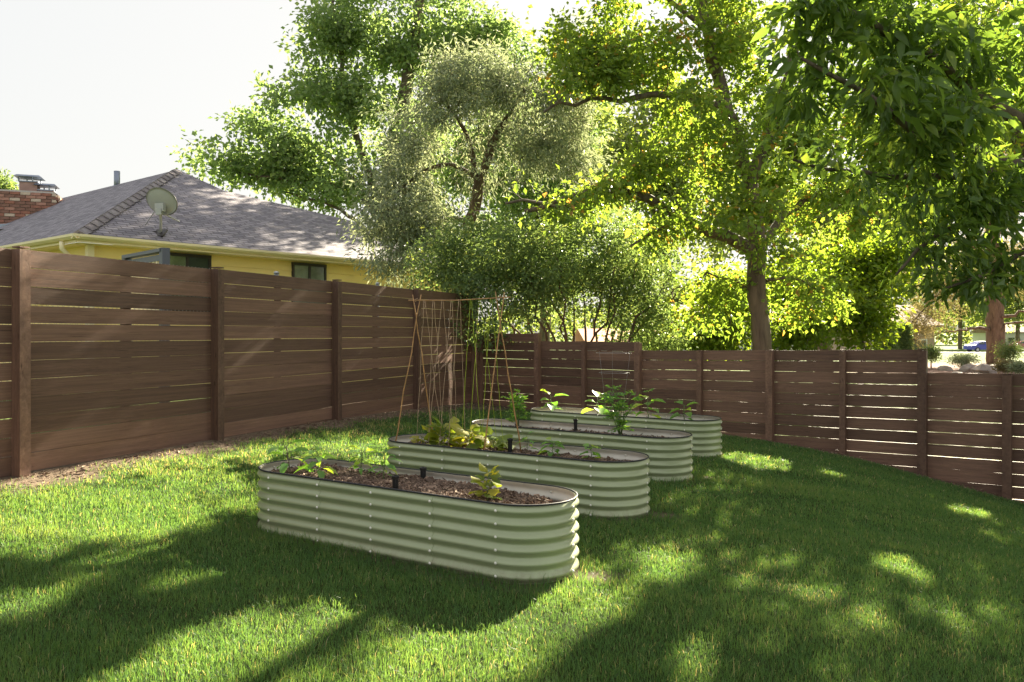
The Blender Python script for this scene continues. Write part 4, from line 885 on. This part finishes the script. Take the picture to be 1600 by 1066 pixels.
CL5 = [pxc(1290, 60, 5.5, 90, 75, .55, 1.1), pxc(1400, 70, 5.9, 110, 90, .7, 1.2), pxc(1530, 90, 6.2, 110, 100, .8, 1.2), pxc(1340, 180, 5.7, 105, 70, .55, 1.2), pxc(1470, 210, 6.1, 110, 80, .7, 1.3), pxc(1270, 240, 5.7, 50, 40, .35, .8), pxc(1390, 290, 6, 85, 55, .5, 1.1), pxc(1490, 340, 6.2, 85, 60, .55, 1.2),
  pxc(1570, 290, 6.4, 70, 90, .6, 1.1), pxc(1440, 400, 6.2, 45, 40, .35, 1), pxc(1560, 410, 6.4, 60, 45, .5, 1.6), pxc(1510, 445, 6.3, 55, 30, .35, 1.6), pxc(1440, -80, 6, 170, 90, .9, .8), pxc(1640, 50, 6.6, 90, 200, .9, .6), pxc(1330, -60, 5.6, 90, 60, .6, .7)]
T5.clumps(CL5, 600, .7, .13, 6).clumps([((3.4, 6.3, 5.2), (1.6, 1.3, 1.0), 1), ((5.2, 7.2, 5.4), (1.8, 1.6, 1.3), 1), ((5.6, 6.2, 3.6), (1.1, 1.2, 1.2), .7)], 90, .7)
T5.grow(.007, .03).leaves(15, .085, .115, .042, .7, .55, .8, .35)
c, d, nm, ln, wd, var = T5.lv; pxx = HX+c[:, 0]/c[:, 1]*F; pyy = HY-(c[:, 2]-CZ)/c[:, 1]*F
vis = (pxx > 1190) & (pxx < 1585) & (pyy > 8) & (pyy < 480); size = np.where(vis, ln/c[:, 1]+T5.r.random(len(ln))*.002-.004*(c[:, 1]-5.5), -1); top = np.argsort(-size)[:300]
NL = [leaf_mesh(L_NEAR, 1, .36, v, curl=.3, wid=(.95, .8)) for v in (.1, .3, .5, .7, .95)]
for i in top:
    o = link('leaf', NL[int(var[i]*4.99)], T5.t); s3 = Vector(nm[i]); o.matrix_local = Matrix.Translation(c[i]-T5.b) @ orient(d[i], s3).to_4x4() @ Matrix.Scale(float(ln[i])*1.12, 4)
keep = np.ones(len(ln), bool); keep[top] = False; T5.build(.2, keep)

# large tree added to shade the lawn, its trunk outside the frame on the right
b = np.array([10.9, 15.2, gz(10.9, 15.2)-.1])
T7 = Tree('added_shade_tree', 'broad leafy crown added for shade behind the near hanging leaves at the upper right', 'tree', b, 17, B_GREY, L_MAPLE)
T7.limb([b, (10.8, 15.3, 2.2), (10.3, 15.6, 4.2), (9.6, 16, 6), (9.0, 16.3, 8)], .26, .1); T7.limb([(10.4, 15.5, 3.8), (8.8, 15.6, 5.2), (7.2, 15.8, 6.2)], .12, .04, 8); T7.limb([(10.4, 15.5, 4), (11.6, 16, 5.4), (12.6, 16.4, 6.6)], .12, .04, 8)
T7.clumps([((8.6, 16, 5.8), (2.6, 2.2, 1.7), 1), ((10.6, 16, 6.4), (2.8, 2.4, 2.2), 1), ((7.4, 16, 7.6), (2.4, 2.2, 1.6), 1), ((12.4, 15.8, 5.4), (2.2, 2.2, 2), .8), ((7.7, 15.6, 4.3), (1.9, 1.4, .85), 1.5)], 1450, .6, .3, 9)
T7.grow(.016, .05).leaves(22, .2, .12, .088, .8, .3).build()

# pine by the street
b = np.array([22.4, 37., gz(22.4, 37)-.15])
T6 = Tree('pine_tree', 'rough reddish pine trunk with spreading boughs beyond the low fence', 'tree', b, 16, B_PINE, L_PINE)
T6.limb([b, b+[0, 0, .25], P(1556, 500, 37), P(1553, 430, 37), P(1550, 300, 37), P(1548, 180, 37)], .40, .2, 12); 
for q in ([(1545, 515), (1510, 513), (1475, 520)], [(1556, 500), (1590, 488), (1640, 470)], [(1556, 470), (1600, 440), (1650, 420)], [(1550, 440), (1500, 430), (1450, 470), (1420, 510)], [(1553, 520), (1580, 505), (1610, 500)], [(1550, 400), (1490, 370), (1440, 380)]):
    T6.limb([P(x, y, 37-(.6*i)) for i, (x, y) in enumerate(q)], .085, .02, 7, .08)
T6.clumps([pxc(1435, 500, 35.6, 50, 28, 1.2, 1.2), pxc(1470, 460, 35.8, 50, 35, 1.3, 1), pxc(1450, 410, 36, 60, 35, 1.4, 1), pxc(1560, 400, 37, 90, 50, 2, .8), pxc(1630, 440, 37, 50, 40, 1.6, .8), pxc(1540, 280, 37, 110, 80, 3, .8), pxc(1420, 530, 35.4, 30, 14, .8, .9)], 640, .6)
T6.grow(.025, .03).leaves(30, .25, .26, .03, .5, .2, .9).build(.02)

# smaller trees and shrubs beyond the right fence
def small(name, label, cat, x, y, d, clumps, n, per, L, W, mat, bk, seed, spread, trunk=.06, lean=0, group='shrubs beyond the right fence'):
    bx, by = (x-HX)/F*d, d; b = np.array([bx, by, gz(bx, by)-.08]); T = Tree(name, label, cat, b, seed, bk, mat, group)
    tp = P(x+lean, y, d); T.limb([b, (b+tp)/2+[.05, 0, 0], tp], trunk, trunk*.4, 8); T.clumps(clumps, n, .6).grow(trunk*.2, .03).leaves(per, spread, L, W, .7, .25).build(); return T
small('sunlit_shrub', 'bright yellow green sunlit shrub left of the thick trunk', 'shrub', 1110, 500, 18, [pxc(1110, 525, 18, 75, 38, .9), pxc(1140, 480, 18.3, 60, 45, .9), pxc(1060, 535, 18, 35, 22, .6)], 330, 22, .11, .075, L_BRIGHT, B_TWIG, 21, .2)
small('sunlit_shrub', 'bright yellow green sunlit shrub right of the thick trunk', 'shrub', 1245, 500, 18.5, [pxc(1240, 520, 18.5, 45, 42, .8), pxc(1280, 470, 19, 60, 55, 1), pxc(1230, 440, 19, 40, 40, .8)], 330, 22, .11, .075, L_BRIGHT, B_TWIG, 22, .2)
small('young_maple', 'yellow green young tree behind the middle of the right fence', 'tree', 1345, 470, 20, [pxc(1345, 490, 20, 62, 60, 1.1), pxc(1330, 420, 20.5, 70, 50, 1.1), pxc(1390, 400, 20.5, 60, 45, 1)], 420, 22, .13, .095, L_BRIGHT, B_TWIG, 23, .22, .09)
small('orange_barked_tree', 'orange barked trunk showing between the sunlit shrubs', 'tree', 1286, 430, 24, [pxc(1290, 400, 24, 60, 28, 1.0)], 140, 18, .16, .11, L_FAR, B_PINE, 24, .3, .3)
small('low_conifer', 'dark feathery shrub low behind the step in the right fence', 'shrub', 1035, 520, 16.6, [pxc(1030, 535, 16.6, 36, 18, .6), pxc(1000, 520, 16.8, 40, 20, .6)], 130, 26, .10, .02, L_SHRUB, B_TWIG, 25, .14)
def cone(x, y0, y1, d, wpx, seed, label):
    b = P(x, y1, d); b[2] = gz(b[0], b[1])-.05; top = P(x, y0, d)[2]; T = Tree('arborvitae', label, 'tree', b, seed, B_TWIG, L_SHRUB, 'narrow evergreens by the far house')
    T.limb([b, [b[0], b[1], top-.1]], .05, .01, 6); r = T.r; n = 260; f = r.random(n)**.7; a = r.uniform(0, 6.28, n); R_ = wpx*d/F/2*(1-f)**.8*(.75+.3*r.random(n))
    T.cl.append(np.c_[b[0]+R_*np.cos(a), b[1]+R_*np.sin(a), b[2]+.3+f*(top-b[2]-.3)]); T.grow(.006, 0).leaves(24, .12, .12, .05, .2, -.6, .4).build()
cone(1385, 506, 560, 33, 26, 41, 'left of two narrow pointed evergreens by the tan house'); cone(1412, 511, 560, 33.5, 18, 42, 'right of two narrow pointed evergreens by the tan house')
for i, (x, y, d, rx, ry, mt, lab) in enumerate(((1455, 552, 33, 17, 12, L_SHRUB, 'round clipped green shrub left of the pine'), (1577, 548, 31, 22, 15, L_SHRUB, 'loose round green shrub right of the pine trunk'),
      (1505, 562, 31, 20, 8, L_SILVER, 'low grey green clump in the mulch before the street'), (1572, 572, 28, 14, 7, L_PINE, 'small brown dry clump near the pine'), (1592, 575, 27, 14, 8, L_SILVER, 'blue grey clump at the right edge of the mulch bed'))):
    small('garden_shrub', lab, 'shrub', x, y, d, [pxc(x, y, d, rx, ry, rx*d/F)], 90, 28, .07, .035, mt, B_TWIG, 60+i, .1, .03)
b0 = P(8, 300, 60); small('distant_pine', 'dark tree top just left of the brick chimney', 'tree', 2, 300, 46, [pxc(2, 290, 46, 13, 18, .8), pxc(-12, 310, 46, 26, 26, 1.2), pxc(8, 303, 46, 8, 8, .5)], 130, 24, .26, .1, L_SHRUB, B_TWIG, 71, .3, .2, group='far trees')
for i, (x, ytop, d, rx, lab) in enumerate(((1500, 380, 140, 55, 'pale far tree behind the blue car'), (1590, 400, 135, 60, 'pale far tree at the right edge beyond the street'), (1400, 400, 150, 60, 'pale far tree behind the tan house'), (1160, 430, 90, 60, 'far tree behind the thick trunk'), (1060, 440, 95, 60, 'far tree in the gap left of the thick trunk'), (1290, 400, 100, 70, 'far tree above the orange barked trunk'))):
    small('far_tree', lab, 'tree', x, (ytop+500)/2, d, [pxc(x, (ytop+500)/2, d, rx, (500-ytop)/2, rx*d/F*.8), pxc(x-rx*.5, 490, d, rx*.6, 22, 2), pxc(x+rx*.5, 485, d, rx*.6, 26, 2)], 260, 20, .55, .4, L_FAR, B_GREY, 80+i, 1.0, .4, group='far trees')

# ------------------------------------------------------------------ beyond the fence: street, car, far houses, rocks
ry = np.array([98., 112.]); rx_ = np.linspace(-20, 140, 60); V = [(x, y, gz(x, y)+.03+ (.0)) for y in ry for x in rx_]; n = len(rx_)
tag(link('street', fast_mesh('street', V, np.array([(i, i+1, n+i+1, n+i) for i in range(n-1)]), M_ASPHALT)), kind='structure')
def car(name, label, x, d, mat, rz):
    X = (x-HX)/F*d; t = thing(name, label, 'car', (X, d, gz(X, d)+.03), rz)
    pr = [(-2.25, .35), (-2.25, .75), (-2.05, .92), (-1.5, 1.0), (-.85, 1.42), (.35, 1.45), (1.15, 1.0), (2.0, .86), (2.22, .65), (2.22, .35)]; n = len(pr)
    m = MB(); V = [(x_, -s*(.87 if z_ < 1.1 else .66), z_) for s in (1, -1) for x_, z_ in pr]; m.add(V, [tuple(range(n)), tuple(range(2*n-1, n-1, -1))]+[(i, n+i, n+(i+1) % n, (i+1) % n) for i in range(n)]); m.obj('body', mat, t)
    for s in (1, -1):
        for q in (((-1.3, 1.04), (-.8, 1.36), (-.28, 1.38), (-.28, 1.04)), ((-.2, 1.04), (-.2, 1.38), (.3, 1.38), (.95, 1.04))):
            MB().add([(a_, -s*(.885-(z_-1.0)*.5), z_) for a_, z_ in q], [(0, 1, 2, 3)]).obj('window', M_GLASS, t)
    for s in (1, -1):
        for a_ in (-1.38, 1.38):
            m = MB(); m.tube([(a_, s*.72, .33), (a_, s*.9, .33)], .33, 16); o = m.obj('wheel', M_TYRE, t); m = MB(); m.tube([(a_, s*.9, .33), (a_, s*.912, .33)], .2, 12); m.obj('rim', M_WIRE, o)
car('parked_car', 'blue car parked on the street behind the pine trunk', 1536, 108, M_BLUE, .08)
car('parked_car', 'pinkish car at the far right edge beyond the street', 1600, 128, M_RED, .05)
def house(name, label, x0, x1, d, zw, zr, wall, roof, ov=.4):
    X0, X1 = (x0-HX)/F*d, (x1-HX)/F*d; zg = min(gz(X0, d), gz(X1, d))-.3; t = thing(name, label, 'house', ((X0+X1)/2, d, zg)); W = X1-X0; D = 8; a, b_ = zw-zg, zr-zg
    MB().box((0, D/2, a/2), (W, D, a)).obj('wall', wall, t)
    h = W/2+ov; m = MB(); m.add([(-h, -ov, a), (h, -ov, a), (h, D+ov, a), (-h, D+ov, a), (-h, D/2, b_), (h, D/2, b_), (-h, -ov, a+.15), (h, -ov, a+.15)], [(3, 2, 1, 0), (0, 1, 7, 6), (6, 7, 5, 4), (2, 3, 4, 5), (1, 2, 5, 7), (3, 0, 6, 4)]); m.obj('roof', roof, t)
    k = max(2, int(W/3.5))
    for i in range(k):
        x = -W/2+W*(i+.5)/k; o = MB().box((x, -.03, a-1.35), (1.3, .08, 1.2)).obj('window', M_WHITE, t); MB().box((x, -.08, a-1.35), (1.12, .03, 1.02)).obj('pane', M_GLASS, o)
    o = MB().box((W*.13, -.03, 1.35), (1.0, .08, 2.1)).obj('door', M_SLATE, t)
    return t
house('far_house', 'tan house with a brown roof beyond the narrow evergreens', 1350, 1460, 52, 1.6, 3.2, M_TAN, M_FARROOF)
house('far_house', 'white house glimpsed behind the sunlit shrubs and thick trunk', 1080, 1262, 46, 1.9, 3.0, M_WHITE, M_FARROOF)
house('far_house', 'house with an orange tiled roof behind the dark shrub', 925, 1045, 40, .7, 1.5, M_WHITE, M_ORANGE)
house('far_house', 'low pale house across the street at the far right', 1560, 1680, 142, 1.0, 2.6, M_WHITE, M_FARROOF)
rr_ = np.random.default_rng(9)
def rock(i, x, y, d, s, lab):
    X = (x-HX)/F*d; v = unit(rr_.normal(size=(26, 3))); import bmesh
    bm2 = bmesh.new(); [bm2.verts.new(q*rr_.uniform(.8, 1.1)*np.array([1.2, .9, .65])*s) for q in v]; bmesh.ops.convex_hull(bm2, input=bm2.verts); me = bpy.data.meshes.new('landscape_rock'); bm2.to_mesh(me); bm2.free(); me.materials.append(M_ROCK)
    tag(link('landscape_rock', me, None, (X, d, gz(X, d)+.15*s), (0, 0, i)), lab, 'rock', 'rocks in the mulch bed by the pine')
for i, (x, y, d, s, lab) in enumerate(((1515, 572, 30, .42, 'large pale rock in the mulch left of the pine'), (1540, 575, 29, .5, 'largest pale rock in the mulch in front of the pine'), (1478, 570, 31, .3, 'small rock in the mulch left of the largest rocks'), (1556, 572, 31, .34, 'rock at the foot of the pine trunk'), (1497, 577, 27.5, .26, 'small rock nearest the low fence in the mulch'))): rock(i, x, y, d, s, lab)
# far wood closing the view
r = np.random.default_rng(33); n = 26000; x = r.uniform(-150, 230, n); hgt_ = 7+3*np.sin(x*.07)+2*np.sin(x*.23+1)+r.normal(0, .8, n); y = 185+r.uniform(-8, 8, n); c = np.c_[x, y, -2+hgt_*r.random(n)**.7]
V, Fc = leaf_verts(c, unit(r.normal(size=(n, 3))), unit(r.normal(size=(n, 3))+[0, -.5, .5]), r.uniform(.8, 1.5, n), r.uniform(.6, 1.1, n))
tag(link('far_wood', fast_mesh('far_wood', V, Fc, L_FAR, np.repeat(r.random(n), 4))), 'hazy far wood closing the view beyond the street', 'trees', kind='stuff')

# leaf litter and bark crumbs along the foot of the fences
def litter():
    r = np.random.default_rng(61); n = 5200; t = r.uniform(-2.5, 9, n); o = .05+np.abs(r.normal(0, .22, n)); k = r.random(n) < .3; tr2 = r.uniform(0, 10, n)
    X = np.where(k, CORNER[0]+RV[0]*tr2+RN[0]*o*.5, L0[0]+LV[0]*t+LN[0]*o); Y = np.where(k, CORNER[1]+RV[1]*tr2+RN[1]*o*.5, L0[1]+LV[1]*t+LN[1]*o)
    c = np.c_[X, Y, ground(X, Y)+r.uniform(.004, .014, n)]; d = unit(r.normal(size=(n, 3))*[1, 1, .25]); L = r.gamma(2.2, .009, n)+.008
    V, Fc = leaf_verts(c, d, unit(r.normal(size=(n, 3))*.4+[0, 0, 1]), L, L*r.uniform(.15, .6, n), .2)
    tag(link('leaf_litter', fast_mesh('leaf_litter', V, Fc, M_CHIP, np.repeat(r.beta(2.4, 1.6, n), 4))), 'dry brown leaf litter along the foot of the fences', 'leaf litter', kind='stuff')
litter()
# ------------------------------------------------------------------ lawn
def grass():
    r = np.random.default_rng(77); bands = [(2.2, 3.6, 14500), (3.6, 4.8, 11500), (4.8, 6.2, 8800), (6.2, 8, 6000), (8, 10.5, 3600), (10.5, 15, 2400)]; XS = []; YS = []
    for y0, y1, den in bands:
        w0 = .66*y1+.7; n = int(den*(y1-y0)*2*w0); XS.append(r.uniform(-w0, w0, n)); YS.append(r.uniform(y0, y1, n))
    X = np.concatenate(XS); Y = np.concatenate(YS); dl, dr = outside(X, Y); nz = vnoise(X, Y, 2.3); rnd = r.random(len(X))
    thin = smooth(.22, .68, -dl+nz*.2+.1*vnoise(X, Y, 9.)); thin = np.minimum(thin, smooth(.12, .32, -dr+nz*.1)); thin = np.minimum(thin, smooth(.6, 1.3, np.hypot(X-CORNER[0]-.1, Y-CORNER[1]+.7)+nz*.2))
    for (px, py) in ((.52, 4.55), (1.16, 6.05), (1.85, 7.6)): thin = np.minimum(thin, smooth(.03, .17, np.hypot((X-px), (Y-py)*1.2)+nz*.06)+.2)
    bare = smooth(.78, .95, vnoise(X+11, Y, 1.9)); keep = (rnd < thin+.03*(dl < -.1)*(dr < -.1)) & (dl < -.06) & (dr < -.05) & (r.random(len(X)) > bare*.5)
    for k in range(4): keep &= bed_sd(X, Y, k) > .022
    X, Y = X[keep], Y[keep]; dl = dl[keep]; n = len(X); Z = ground(X, Y); nz1 = vnoise(X, Y, 3.1); nz2 = vnoise(X+5, Y-3, 9.)
    h = (.031+.008*nz1+.006*nz2)*r.gamma(9, 1/9., n); h = np.clip(h, .016, .095); wd = np.maximum(.0024, .00066*Y)*r.uniform(.75, 1.3, n)
    edge = smooth(.14, .03, np.min([bed_sd(X, Y, k) for k in range(4)], axis=0)); h = h*(1+.35*edge)
    a = r.uniform(0, 6.283, n)+1.2*nz2; lean = np.abs(r.normal(.42, .3, n)); dx, dy = np.cos(a), np.sin(a); b2 = r.uniform(0, 6.283, n); sx, sy = np.cos(b2)*wd/2, np.sin(b2)*wd/2
    base = np.c_[X, Y, Z-.004]; mid = base+np.c_[dx*lean*h*.32, dy*lean*h*.32, h*.62]; tip = base+np.c_[dx*lean*h*1.15, dy*lean*h*1.15, h*(1.05-.25*lean)]
    s3 = np.c_[sx, sy, np.zeros(n)]; V = np.stack([base-s3, base+s3, mid+s3*.8, mid-s3*.8, tip], 1).reshape(-1, 3); i = np.arange(n)*5
    dry = smooth(.3, 1.0, vnoise(X-7, Y+2, 1.1)+.9*smooth(1.6, .5, -dl))
    var = np.clip(.36+.17*nz1+.13*nz2+r.normal(0, .15, n), 0, .84); straw = r.random(n) < (.035+.20*dry); var[straw] = r.uniform(.86, 1, straw.sum())
    me = fast_mesh('lawn_grass', V, [np.c_[i+3, i+2, i+4], np.c_[i, i+1, i+2, i+3]], L_GRASS, np.repeat(var, 5))
    tag(link('lawn_grass', me), 'short green lawn grass around the raised beds', 'grass', kind='stuff'); print('blades', n)
grass()
print('objects', len(bpy.data.objects), 'tris', sum(sum(len(p.vertices)-2 for p in m.polygons) if len(m.polygons) < 50000 else len(m.polygons)*1.5 for m in bpy.data.meshes))
